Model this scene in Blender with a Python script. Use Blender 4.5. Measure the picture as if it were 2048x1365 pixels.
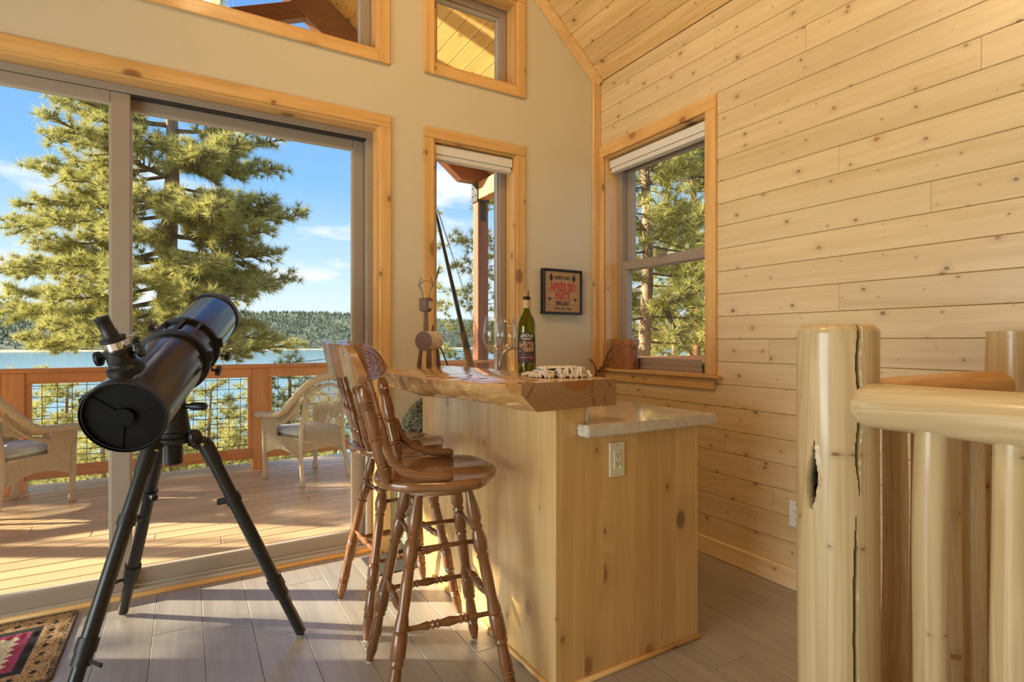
import bpy, bmesh, math, random
import numpy as np
from mathutils import Vector, Matrix

random.seed(7)
rng = np.random.default_rng(11)
for _o in list(bpy.data.objects):
    bpy.data.objects.remove(_o)
scene = bpy.context.scene
COL = scene.collection
PI = math.pi
V = Vector

# ------------------------------------------------------------------ camera
F_PX, CAM_H, YAW = 1095.0, 1.205, math.radians(30.616)
cam_d = bpy.data.cameras.new('camera')
cam = bpy.data.objects.new('camera', cam_d)
COL.objects.link(cam)
cam_d.sensor_width = 36.0
cam_d.lens = 36.0 * F_PX / 2048.0
cam_d.clip_start, cam_d.clip_end = 0.05, 20000
cam.location = (0, 0, CAM_H)
cam.rotation_euler = (PI / 2, 0, -YAW)
scene.camera = cam
SY, CY = math.sin(YAW), math.cos(YAW)


def ray(u, v):
    a, b = (u - 1024) / F_PX, (682.5 - v) / F_PX
    return V((SY + a * CY, CY - a * SY, b))


def at_depth(u, v, d):
    r = ray(u, v) * d
    return V((r.x, r.y, r.z + CAM_H))


# ------------------------------------------------------------------ exposure
scene.view_settings.view_transform = 'Standard'
scene.view_settings.look = 'None'
scene.view_settings.gamma = 1
scene.view_settings.use_curve_mapping = False
scene.view_settings.exposure = 0.0
scene.cycles.max_bounces = 24
scene.cycles.transmission_bounces = 20
scene.cycles.transparent_max_bounces = 24

# ------------------------------------------------------------------ sky
world = bpy.data.worlds.new('sky')
scene.world = world
world.use_nodes = True
wn, wl = world.node_tree.nodes, world.node_tree.links
wn.clear()
w_out = wn.new('ShaderNodeOutputWorld')
w_bg = wn.new('ShaderNodeBackground')
w_bg.inputs[1].default_value = 1.25
wl.new(w_bg.outputs[0], w_out.inputs[0])
w_tc = wn.new('ShaderNodeTexCoord')
w_sep = wn.new('ShaderNodeSeparateXYZ')
wl.new(w_tc.outputs['Generated'], w_sep.inputs[0])
w_ramp = wn.new('ShaderNodeValToRGB')
wl.new(w_sep.outputs['Z'], w_ramp.inputs[0])
e = w_ramp.color_ramp.elements
e[0].position, e[0].color = 0.0, (0.84, 0.91, 0.95, 1)
e[1].position, e[1].color = 0.62, (0.10, 0.27, 0.74, 1)
n_ = e.new(0.10); n_.color = (0.62, 0.81, 0.94, 1)
n_ = e.new(0.26); n_.color = (0.25, 0.53, 0.90, 1)
# clouds on a flat layer: project the direction onto a plane overhead
w_add = wn.new('ShaderNodeMath'); w_add.operation = 'ADD'; w_add.inputs[1].default_value = 0.16
wl.new(w_sep.outputs['Z'], w_add.inputs[0])
w_dx = wn.new('ShaderNodeMath'); w_dx.operation = 'DIVIDE'
w_dy = wn.new('ShaderNodeMath'); w_dy.operation = 'DIVIDE'
wl.new(w_sep.outputs['X'], w_dx.inputs[0]); wl.new(w_add.outputs[0], w_dx.inputs[1])
wl.new(w_sep.outputs['Y'], w_dy.inputs[0]); wl.new(w_add.outputs[0], w_dy.inputs[1])
w_cmb = wn.new('ShaderNodeCombineXYZ')
wl.new(w_dx.outputs[0], w_cmb.inputs[0]); wl.new(w_dy.outputs[0], w_cmb.inputs[1])
w_noise = wn.new('ShaderNodeTexNoise')
w_noise.inputs['Scale'].default_value = 1.55
w_noise.inputs['Detail'].default_value = 7
w_noise.inputs['Roughness'].default_value = 0.52
wl.new(w_cmb.outputs[0], w_noise.inputs['Vector'])
w_cr = wn.new('ShaderNodeValToRGB')
wl.new(w_noise.outputs['Fac'], w_cr.inputs[0])
w_cr.color_ramp.elements[0].position = 0.52
w_cr.color_ramp.elements[1].position = 0.63
w_low = wn.new('ShaderNodeMapRange')
w_low.inputs['From Min'].default_value = -0.01
w_low.inputs['From Max'].default_value = 0.06
wl.new(w_sep.outputs['Z'], w_low.inputs['Value'])
w_cm = wn.new('ShaderNodeMath'); w_cm.operation = 'MULTIPLY'
wl.new(w_cr.outputs[0], w_cm.inputs[0]); wl.new(w_low.outputs[0], w_cm.inputs[1])
w_c2 = wn.new('ShaderNodeMath'); w_c2.operation = 'MULTIPLY'; w_c2.inputs[1].default_value = 0.9
wl.new(w_cm.outputs[0], w_c2.inputs[0])
w_mix = wn.new('ShaderNodeMixRGB')
w_mix.inputs[2].default_value = (0.93, 0.95, 0.97, 1)
wl.new(w_c2.outputs[0], w_mix.inputs[0])
wl.new(w_ramp.outputs[0], w_mix.inputs[1])
wl.new(w_mix.outputs[0], w_bg.inputs[0])


# ------------------------------------------------------------------ sun and room lights
def light(name, kind, loc, energy, color, target=None, **kw):
    d = bpy.data.lights.new(name, kind)
    o = bpy.data.objects.new(name, d)
    COL.objects.link(o)
    o.location = loc
    d.energy, d.color = energy, color
    for k, v in kw.items():
        setattr(d, k, v)
    if target is not None:
        o.rotation_euler = (V(target) - V(loc)).to_track_quat('-Z', 'Y').to_euler()
    return o


SUN_AZ, SUN_EL = math.radians(149), math.radians(21)      # direction towards the sun
sd = V((math.cos(SUN_EL) * math.cos(SUN_AZ), math.cos(SUN_EL) * math.sin(SUN_AZ), math.sin(SUN_EL)))
light('sun', 'SUN', (-20, 10, 15), 20.0, (1.0, 0.85, 0.60), target=V((-20, 10, 15)) - sd, angle=math.radians(0.8))
# added fill light at an invented left window; warm ceiling lamp without a fixture
light('left_fill_light', 'AREA', (-3.04, 0.8, 1.05), 92, (0.87, 1.0, 0.97), target=(1.6, 1.35, 0.45), shape='RECTANGLE', size=2.4, size_y=1.6)
light('ceiling_lamp_light', 'AREA', (0.1, 1.3, 3.9), 29, (1.0, 0.67, 0.33), target=(2.5, 1.6, 2.5), shape='DISK', size=0.6)


# ------------------------------------------------------------------ materials
class NT:
    def __init__(self, name):
        self.m = bpy.data.materials.new(name)
        self.m.use_nodes = True
        self.t = self.m.node_tree
        self.n, self.l = self.t.nodes, self.t.links
        self.bsdf = self.n.get('Principled BSDF')

    def new(self, typ, **kw):
        nd = self.n.new(typ)
        for k, v in kw.items():
            setattr(nd, k, v)
        return nd

    def link(self, a, b):
        self.l.new(a, b)

    def math(self, op, a, b=None):
        nd = self.new('ShaderNodeMath', operation=op)
        for i, x in enumerate((a, b)):
            if x is None:
                continue
            if isinstance(x, (int, float)):
                nd.inputs[i].default_value = x
            else:
                self.link(x, nd.inputs[i])
        return nd.outputs[0]

    def mix(self, fac, a, b):
        nd = self.new('ShaderNodeMixRGB')
        for i, x in enumerate((fac, a, b)):
            if isinstance(x, (int, float)):
                nd.inputs[i].default_value = x
            elif isinstance(x, tuple):
                nd.inputs[i].default_value = (*x[:3], 1)
            else:
                self.link(x, nd.inputs[i])
        return nd.outputs[0]

    def ramp(self, fac, stops, interp='LINEAR'):
        nd = self.new('ShaderNodeValToRGB')
        nd.color_ramp.interpolation = interp
        el = nd.color_ramp.elements
        while len(el) < len(stops):
            el.new(0.5)
        for x, (p, c) in zip(el, stops):
            x.position = p
            x.color = (*c[:3], 1) if isinstance(c, tuple) else (c, c, c, 1)
        self.link(fac, nd.inputs[0])
        return nd.outputs[0]

    def coords(self, scale, rand=True):
        tc = self.new('ShaderNodeTexCoord')
        src = tc.outputs['Object']
        if rand:
            oi = self.new('ShaderNodeObjectInfo')
            vm = self.new('ShaderNodeVectorMath', operation='MULTIPLY_ADD')
            cmb = self.new('ShaderNodeCombineXYZ')
            for i in range(3):
                self.link(oi.outputs['Random'], cmb.inputs[i])
            self.link(cmb.outputs[0], vm.inputs[0])
            vm.inputs[1].default_value = (37.3, 53.1, 71.7)
            self.link(src, vm.inputs[2])
            src = vm.outputs[0]
        mp = self.new('ShaderNodeMapping')
        mp.inputs['Scale'].default_value = scale
        self.link(src, mp.inputs['Vector'])
        return mp.outputs[0]

    def noise(self, vec, scale=1.0, detail=3, rough=0.5, dist=0.0):
        nd = self.new('ShaderNodeTexNoise')
        nd.inputs['Scale'].default_value = scale
        nd.inputs['Detail'].default_value = detail
        nd.inputs['Roughness'].default_value = rough
        nd.inputs['Distortion'].default_value = dist
        self.link(vec, nd.inputs['Vector'])
        return nd.outputs['Fac']

    def bump(self, height, strength=0.2, distance=0.002):
        nd = self.new('ShaderNodeBump')
        nd.inputs['Strength'].default_value = strength
        nd.inputs['Distance'].default_value = distance
        self.link(height, nd.inputs['Height'])
        self.link(nd.outputs[0], self.bsdf.inputs['Normal'])

    def set(self, **kw):
        for k, v in kw.items():
            k = k.replace('_', ' ')
            i = self.bsdf.inputs[k]
            if isinstance(v, (int, float)):
                i.default_value = v
            elif isinstance(v, tuple):
                i.default_value = (*v[:3], 1)
            else:
                self.link(v, i)
        return self


def plain(name, color, rough=0.5, metal=0.0, bump=0.0, bscale=200, spec=0.5, var=0.0):
    k = NT(name)
    k.set(Base_Color=color, Roughness=rough, Metallic=metal)
    k.bsdf.inputs['Specular IOR Level'].default_value = spec
    if bump or var:
        c = k.coords((bscale, bscale, bscale))
        nz = k.noise(c, 1, 3)
        if bump:
            k.bump(nz, bump, 0.002)
        if var:
            d = tuple(x * (1 - var) for x in color)
            u = tuple(min(1, x * (1 + var)) for x in color)
            k.set(Base_Color=k.ramp(nz, [(0.3, d), (0.7, u)]))
    return k.m


def wood(name, light_c, dark_c, axis=0, knots=1.0, knot_c=(0.11, 0.04, 0.015), across=42.0, along=1.6, rough=0.42,
         tone=0.12, kscale=6.0, kal=0.62, bump=0.12, coat=0.0, rings=0.5, crough=0.12, cior=1.5):
    """procedural timber: grain along the local axis, knots, slight tone change from piece to piece"""
    k = NT(name)
    sc = [across] * 3
    sc[axis] = along
    g = k.noise(k.coords(tuple(sc)), 1, 4, 0.55, 0.3)
    sc2 = [9.0] * 3
    sc2[axis] = 0.55
    b = k.noise(k.coords(tuple(sc2)), 1, 2, 0.5, 1.2)
    wv = k.math('SINE', k.math('MULTIPLY', b, 60.0))
    wv = k.math('MULTIPLY_ADD', wv, 0.5); k.n[-1].inputs[2].default_value = 0.5
    f = k.math('ADD', k.math('MULTIPLY', g, 0.75), k.math('MULTIPLY', wv, 0.25 * rings))
    f = k.math('ADD', f, k.math('MULTIPLY', k.math('SUBTRACT', b, 0.5), 0.9))
    col = k.ramp(f, [(0.25, light_c), (0.85, dark_c)])
    oi = k.new('ShaderNodeObjectInfo')
    tn = k.math('MULTIPLY_ADD', oi.outputs['Random'], 2 * tone); k.n[-1].inputs[2].default_value = 1 - tone
    hsv = k.new('ShaderNodeHueSaturation')
    k.link(col, hsv.inputs['Color']); k.link(tn, hsv.inputs['Value'])
    col = hsv.outputs[0]
    if knots > 0:
        sx = k.new('ShaderNodeSeparateXYZ')
        k.link(k.coords((1, 1, 1)), sx.inputs[0])
        oth = [i for i in range(3) if i != axis]
        cm = k.new('ShaderNodeCombineXYZ')
        k.link(k.math('MULTIPLY', sx.outputs[axis], kscale * kal), cm.inputs[0])
        k.link(k.math('MULTIPLY', k.math('ADD', sx.outputs[oth[0]], sx.outputs[oth[1]]), kscale), cm.inputs[1])
        vo = k.new('ShaderNodeTexVoronoi')
        vo.voronoi_dimensions = '2D'
        vo.inputs['Scale'].default_value = 1
        k.link(cm.outputs[0], vo.inputs['Vector'])
        sep = k.new('ShaderNodeSeparateColor')
        k.link(vo.outputs['Color'], sep.inputs[0])
        rad = k.math('MULTIPLY_ADD', k.math('POWER', sep.outputs[0], 2.5), 0.085 * knots); k.n[-1].inputs[2].default_value = 0.018 * knots
        ratio = k.math('DIVIDE', vo.outputs['Distance'], rad)
        kf = k.ramp(ratio, [(0.0, 1.0), (0.62, 0.85), (0.88, 0.25), (1.0, 0.0)])
        kcol = k.mix(sep.outputs[1], knot_c, tuple(min(1, 4.2 * x) for x in knot_c))
        col = k.mix(kf, col, kcol)
        # grain darkens a little around each knot
        hal = k.ramp(k.math('DIVIDE', ratio, 3.2), [(0.25, 0.30), (1.0, 0.0)])
        col = k.mix(hal, col, tuple(0.6 * a + 0.1 * b2 for a, b2 in zip(dark_c, knot_c)))
    k.set(Base_Color=col, Roughness=rough)
    if coat:
        k.bsdf.inputs['Coat Weight'].default_value = coat
        k.bsdf.inputs['Coat Roughness'].default_value = crough
        k.bsdf.inputs['Coat IOR'].default_value = cior
    if bump:
        k.bump(g, bump, 0.0012)
    return k.m


def glass_pane(name, tint=(0.97, 0.985, 0.98), power=5.0):
    k = NT(name)
    k.n.remove(k.bsdf)
    tr = k.new('ShaderNodeBsdfTransparent'); tr.inputs[0].default_value = (*tint, 1)
    gl = k.new('ShaderNodeBsdfGlossy'); gl.inputs['Roughness'].default_value = 0.0
    lw = k.new('ShaderNodeLayerWeight'); lw.inputs[0].default_value = 0.5
    fac = k.math('MULTIPLY_ADD', k.math('POWER', lw.outputs['Facing'], power), 0.75); k.n[-1].inputs[2].default_value = 0.025
    mx = k.new('ShaderNodeMixShader')
    k.link(fac, mx.inputs[0]); k.link(tr.outputs[0], mx.inputs[1]); k.link(gl.outputs[0], mx.inputs[2])
    k.link(mx.outputs[0], k.n.get('Material Output').inputs[0])
    return k.m


PINE_L, PINE_D = (0.86, 0.60, 0.31), (0.66, 0.39, 0.16)
M = {}
M['wall_plank'] = wood('pine_wall_board', (0.78, 0.61, 0.36), (0.64, 0.455, 0.22), axis=1, tone=0.06, kscale=8.0, kal=0.8, rough=0.40, coat=0.9, crough=0.34, cior=1.7)
M['ceil_plank'] = wood('pine_ceiling_board', (0.92, 0.64, 0.30), (0.70, 0.41, 0.15), axis=1, tone=0.10, kscale=6.5, kal=0.7, rough=0.36)
M['trim_x'] = wood('pine_trim_along_x', (0.80, 0.49, 0.19), (0.60, 0.32, 0.095), axis=0, kscale=4.2, knots=1.5, rough=0.35, coat=0.2, tone=0.06)
M['trim_y'] = wood('pine_trim_along_y', (0.80, 0.49, 0.19), (0.60, 0.32, 0.095), axis=1, kscale=4.2, knots=1.5, rough=0.35, coat=0.2, tone=0.06)
M['trim_z'] = wood('pine_trim_upright', (0.80, 0.49, 0.19), (0.60, 0.32, 0.095), axis=2, kscale=4.2, knots=1.5, rough=0.35, coat=0.2, tone=0.06)
M['base_y'] = wood('pine_baseboard', (0.86, 0.66, 0.40), (0.68, 0.47, 0.24), axis=1, knots=0.4, rough=0.4, tone=0.04)
M['island'] = wood('clear_coated_pine_board', (0.74, 0.475, 0.19), (0.57, 0.32, 0.095), axis=2, kscale=4.6, kal=0.7, knots=1.5, tone=0.05, rough=0.40, coat=0.9, crough=0.30, cior=1.75, across=30, along=0.9)
M['log'] = wood('peeled_log', (0.68, 0.53, 0.31), (0.48, 0.33, 0.155), axis=2, kscale=6.5, kal=0.7, rough=0.30, coat=0.35, tone=0.05, across=26, along=0.8, rings=1.0, knots=0.8)
M['log_y'] = wood('peeled_log_lengthwise', (0.70, 0.55, 0.32), (0.52, 0.36, 0.17), axis=1, kscale=4.5, kal=0.7, rough=0.28, coat=0.4, tone=0.04, across=26, along=0.8, rings=1.0, knots=0.8)
M['log_x'] = wood('amber_log_lengthwise', (0.78, 0.45, 0.17), (0.60, 0.30, 0.09), axis=0, kscale=4.5, kal=0.7, rough=0.3, coat=0.3, tone=0.04, across=26, along=0.8, rings=1.0, knots=0.6)
M['oak'] = wood('stained_oak', (0.26, 0.105, 0.038), (0.115, 0.043, 0.015), axis=2, knots=0, across=70, along=3.0, rough=0.24, coat=0.5, tone=0.06, bump=0.08)
M['oak_x'] = wood('stained_oak_seat', (0.30, 0.132, 0.052), (0.15, 0.060, 0.022), axis=0, knots=0, across=55, along=2.0, rough=0.20, coat=0.6, tone=0.05, bump=0.05)
M['oak_y'] = wood('stained_oak_crest', (0.38, 0.18, 0.07), (0.19, 0.08, 0.028), axis=1, knots=0, across=55, along=2.0, rough=0.25, coat=0.5, tone=0.05, bump=0.05)
M['slab'] = wood('live_edge_slab', (0.72, 0.42, 0.17), (0.46, 0.23, 0.08), axis=1, knots=0.5, kscale=3.0, across=20, along=1.2, rough=0.16, coat=0.7, tone=0.02, rings=0.8, bump=0.05)
M['redwood'] = wood('stained_deck_redwood', (0.72, 0.30, 0.10), (0.50, 0.18, 0.052), axis=0, knots=0.5, kscale=4, across=40, rough=0.5, tone=0.12)
M['redwood_z'] = wood('stained_post_redwood', (0.76, 0.33, 0.11), (0.56, 0.21, 0.062), axis=2, knots=0.5, kscale=4, across=40, rough=0.5, tone=0.08)
M['beam'] = wood('dark_stained_beam', (0.26, 0.085, 0.035), (0.15, 0.045, 0.02), axis=0, knots=0.3, kscale=4, across=40, rough=0.5, tone=0.08)
M['beam_z'] = wood('dark_stained_post', (0.26, 0.085, 0.035), (0.15, 0.045, 0.02), axis=2, knots=0.3, kscale=4, across=40, rough=0.5, tone=0.08)
M['deck'] = wood('oiled_deck_board', (0.65, 0.47, 0.29), (0.47, 0.32, 0.19), axis=0, knots=0.35, kscale=4, across=45, along=1.0, rough=0.34, tone=0.12)
M['soffit'] = wood('pine_soffit_board', (0.84, 0.49, 0.16), (0.66, 0.34, 0.09), axis=1, kscale=5, tone=0.06, rough=0.45)
M['floor'] = wood('taupe_vinyl_plank', (0.34, 0.305, 0.275), (0.235, 0.205, 0.18), axis=1, knots=0, across=34, along=1.1, rough=0.42, tone=0.08, rings=0.7, bump=0.10)
M['floor'].node_tree.nodes['Principled BSDF'].inputs['IOR'].default_value = 2.5
M['endgrain'] = NT('slab_end_grain')
_k = M['endgrain']
_c = _k.coords((1, 1, 1), rand=False)
_sep = _k.new('ShaderNodeSeparateXYZ'); _k.link(_c, _sep.inputs[0])
_dx = _k.math('SUBTRACT', _sep.outputs[0], 0.06)
_dz = _k.math('SUBTRACT', _sep.outputs[2], 0.16)
_r = _k.math('SQRT', _k.math('ADD', _k.math('MULTIPLY', _dx, _dx), _k.math('MULTIPLY', _dz, _dz)))
_r = _k.math('ADD', _r, _k.math('MULTIPLY', _k.noise(_c, 9, 3), 0.03))
_ring = _k.math('SINE', _k.math('MULTIPLY', _r, 260.0))
_col = _k.ramp(_ring, [(0.0, (0.36, 0.20, 0.095)), (1.0, (0.395, 0.222, 0.105))])
_heart = _k.ramp(_k.math('MULTIPLY', _r, 5.0), [(0.56, 1.0), (0.60, 0.0)])
_col = _k.mix(_heart, _col, (0.36, 0.145, 0.04))
_k.set(Base_Color=_col, Roughness=0.35)
M['endgrain'] = _k.m

M['drywall'] = plain('cream_drywall', (0.68, 0.595, 0.43), 0.85, bump=0.25, bscale=160, spec=0.2)
M['vinyl'] = plain('taupe_vinyl_frame', (0.36, 0.29, 0.235), 0.45, bump=0.05, bscale=300)
M['vinyl_dark'] = plain('dark_gasket', (0.03, 0.028, 0.03), 0.6)
M['track'] = plain('satin_aluminium_track', (0.52, 0.47, 0.41), 0.35, metal=0.3)
M['blind'] = plain('white_blind_fabric', (0.80, 0.76, 0.70), 0.7)
M['glass'] = glass_pane('window_glass')
M['black_tube'] = plain('gloss_black_enamel', (0.018, 0.018, 0.020), 0.16, spec=0.6)
M['black'] = plain('matte_black_plastic', (0.012, 0.012, 0.013), 0.45)
M['black_metal'] = plain('black_painted_aluminium', (0.014, 0.014, 0.015), 0.33, spec=0.5)
M['cap_black'] = plain('deep_black_plastic', (0.0035, 0.0035, 0.004), 0.6, spec=0.2)
M['chrome'] = plain('polished_chrome', (0.75, 0.73, 0.70), 0.12, metal=1.0)
M['steel'] = plain('brushed_nickel', (0.42, 0.40, 0.37), 0.3, metal=1.0)
M['brass'] = plain('brass_bolt', (0.5, 0.38, 0.16), 0.35, metal=1.0)
M['wire'] = plain('black_steel_wire', (0.02, 0.02, 0.02), 0.5)
M['iron'] = plain('black_iron_plate', (0.015, 0.016, 0.018), 0.5, bump=0.2, bscale=120)
M['ivory'] = plain('ivory_plastic', (0.80, 0.72, 0.55), 0.35)
M['slot'] = plain('dark_slot', (0.05, 0.035, 0.02), 0.6)
M['white_plastic'] = plain('white_plastic', (0.82, 0.80, 0.76), 0.35)
M['led'] = NT('green_led')
M['led'].set(Base_Color=(0.05, 0.6, 0.1), Emission_Color=(0.1, 1.0, 0.2)); M['led'].bsdf.inputs['Emission Strength'].default_value = 2.0
M['led'] = M['led'].m
M['wicker'] = plain('natural_wicker', (0.50, 0.40, 0.27), 0.6, bump=0.5, bscale=160, var=0.25)
M['cushion'] = plain('pale_cushion', (0.62, 0.64, 0.62), 0.9, bump=0.2, bscale=400)
M['leather'] = plain('tan_leather', (0.36, 0.145, 0.045), 0.45, bump=0.3, bscale=60, var=0.25)
M['strap'] = plain('dark_leather_strap', (0.17, 0.075, 0.035), 0.5)
M['cotton'] = plain('white_cotton', (0.80, 0.77, 0.72), 0.95, bump=0.6, bscale=350)
M['fringe'] = plain('cream_cotton_fringe', (0.74, 0.66, 0.55), 0.95, bump=0.6, bscale=400, var=0.15)
M['cork'] = plain('cork_stopper', (0.40, 0.21, 0.12), 0.8, bump=0.4, bscale=200, var=0.25)
M['deer_wood'] = plain('smoked_wood', (0.17, 0.095, 0.065), 0.6, bump=0.1, bscale=90, var=0.15)
M['deer_bark'] = plain('pale_birch_bark', (0.62, 0.53, 0.40), 0.7, bump=0.4, bscale=60, var=0.25)


def pic(name, c, r=0.6):
    return plain(name, c, r)


M['sign_face'] = wood('kraft_wood_print', (0.50, 0.30, 0.135), (0.40, 0.23, 0.10), axis=0, knots=0, across=60, along=4, rough=0.7, tone=0.0)
M['sign_red'] = plain('red_print', (0.50, 0.045, 0.05), 0.6)
M['sign_black'] = plain('black_print', (0.012, 0.012, 0.014), 0.6)
M['sign_frame'] = plain('black_frame', (0.010, 0.011, 0.016), 0.4)

# stone worktop
_k = NT('veined_quartz')
_c = _k.coords((1, 1, 1), rand=False)
_n1 = _k.noise(_c, 3.2, 6, 0.6, 1.4)
_vein = _k.ramp(_k.math('ABSOLUTE', _k.math('SUBTRACT', _n1, 0.5)), [(0.0, 0.42), (0.010, 0.12), (0.04, 0.0)])
_base = _k.ramp(_k.noise(_c, 14, 4), [(0.3, (0.60, 0.53, 0.44)), (0.7, (0.70, 0.64, 0.55))])
_k.set(Base_Color=_k.mix(_vein, _base, (0.26, 0.21, 0.18)), Roughness=0.06)
M['stone'] = _k.m

# camouflage cloth
_k = NT('camouflage_cloth')
_c = _k.coords((1, 1, 1), rand=False)
_a = _k.noise(_c, 26, 5, 0.65, 2.5)
_col = _k.ramp(_a, [(0.36, (0.025, 0.028, 0.022)), (0.44, (0.10, 0.11, 0.075)), (0.52, (0.36, 0.36, 0.28)), (0.60, (0.06, 0.065, 0.05)), (0.66, (0.22, 0.23, 0.16))], 'CONSTANT')
_k.set(Base_Color=_col, Roughness=0.9)
M['camo'] = _k.m
M['slate'] = plain('dark_slate_mat', (0.045, 0.048, 0.055), 0.6, bump=0.2)

# foliage, bark, land
def leafy(name, a, b, trans=0.35):
    k = NT(name)
    g = k.new('ShaderNodeNewGeometry')
    col = k.ramp(g.outputs['Random Per Island'], [(0.0, a), (1.0, b)])
    k.n.remove(k.bsdf)
    df = k.new('ShaderNodeBsdfDiffuse'); tl = k.new('ShaderNodeBsdfTranslucent'); mx = k.new('ShaderNodeMixShader')
    k.link(col, df.inputs[0]); k.link(col, tl.inputs[0]); mx.inputs[0].default_value = trans
    k.link(df.outputs[0], mx.inputs[1]); k.link(tl.outputs[0], mx.inputs[2])
    k.link(mx.outputs[0], k.n.get('Material Output').inputs[0])
    return k.m


M['needles'] = leafy('pine_needles', (0.25, 0.26, 0.07), (0.68, 0.63, 0.26))
M['needles_far'] = leafy('distant_conifers', (0.085, 0.118, 0.080), (0.145, 0.18, 0.115), 0.1)
M['bark'] = wood('pine_bark', (0.34, 0.235, 0.155), (0.13, 0.085, 0.055), axis=2, knots=0, across=14, along=4, rough=0.9, bump=1.0)
M['bark_red'] = wood('red_pine_bark', (0.42, 0.20, 0.10), (0.22, 0.10, 0.05), axis=2, knots=0, across=12, along=3, rough=0.9, bump=1.0)
M['twig'] = plain('grey_twig', (0.13, 0.095, 0.065), 0.9)
_k = NT('dry_hillside')
_c = _k.coords((1, 1, 1), rand=False)
_k.set(Base_Color=_k.ramp(_k.noise(_c, 0.55, 8, 0.65), [(0.35, (0.13, 0.14, 0.05)), (0.5, (0.34, 0.32, 0.14)), (0.65, (0.50, 0.44, 0.26))]), Roughness=0.95)
M['ground'] = _k.m
_k = NT('far_hillside')
_c = _k.coords((1, 1, 1), rand=False)
_k.set(Base_Color=_k.ramp(_k.noise(_c, 0.012, 8, 0.65), [(0.35, (0.10, 0.135, 0.085)), (0.55, (0.15, 0.18, 0.11)), (0.70, (0.27, 0.27, 0.175))]), Roughness=1.0)
M['far_hill'] = _k.m
M['shore'] = plain('sandy_shore', (0.52, 0.43, 0.28), 0.9)
M['mountain'] = plain('hazy_mountain', (0.50, 0.60, 0.66), 1.0, var=0.2, bscale=0.01, spec=0.0)  # distance haze is mixed into this pale blue base colour
_k = NT('lake_water')
_k.set(Base_Color=(0.16, 0.33, 0.42), Roughness=0.18)
_c = _k.coords((0.4, 0.4, 0.4), rand=False)
_k.bump(_k.noise(_c, 1, 3), 0.25, 0.3)
M['water'] = _k.m


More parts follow.
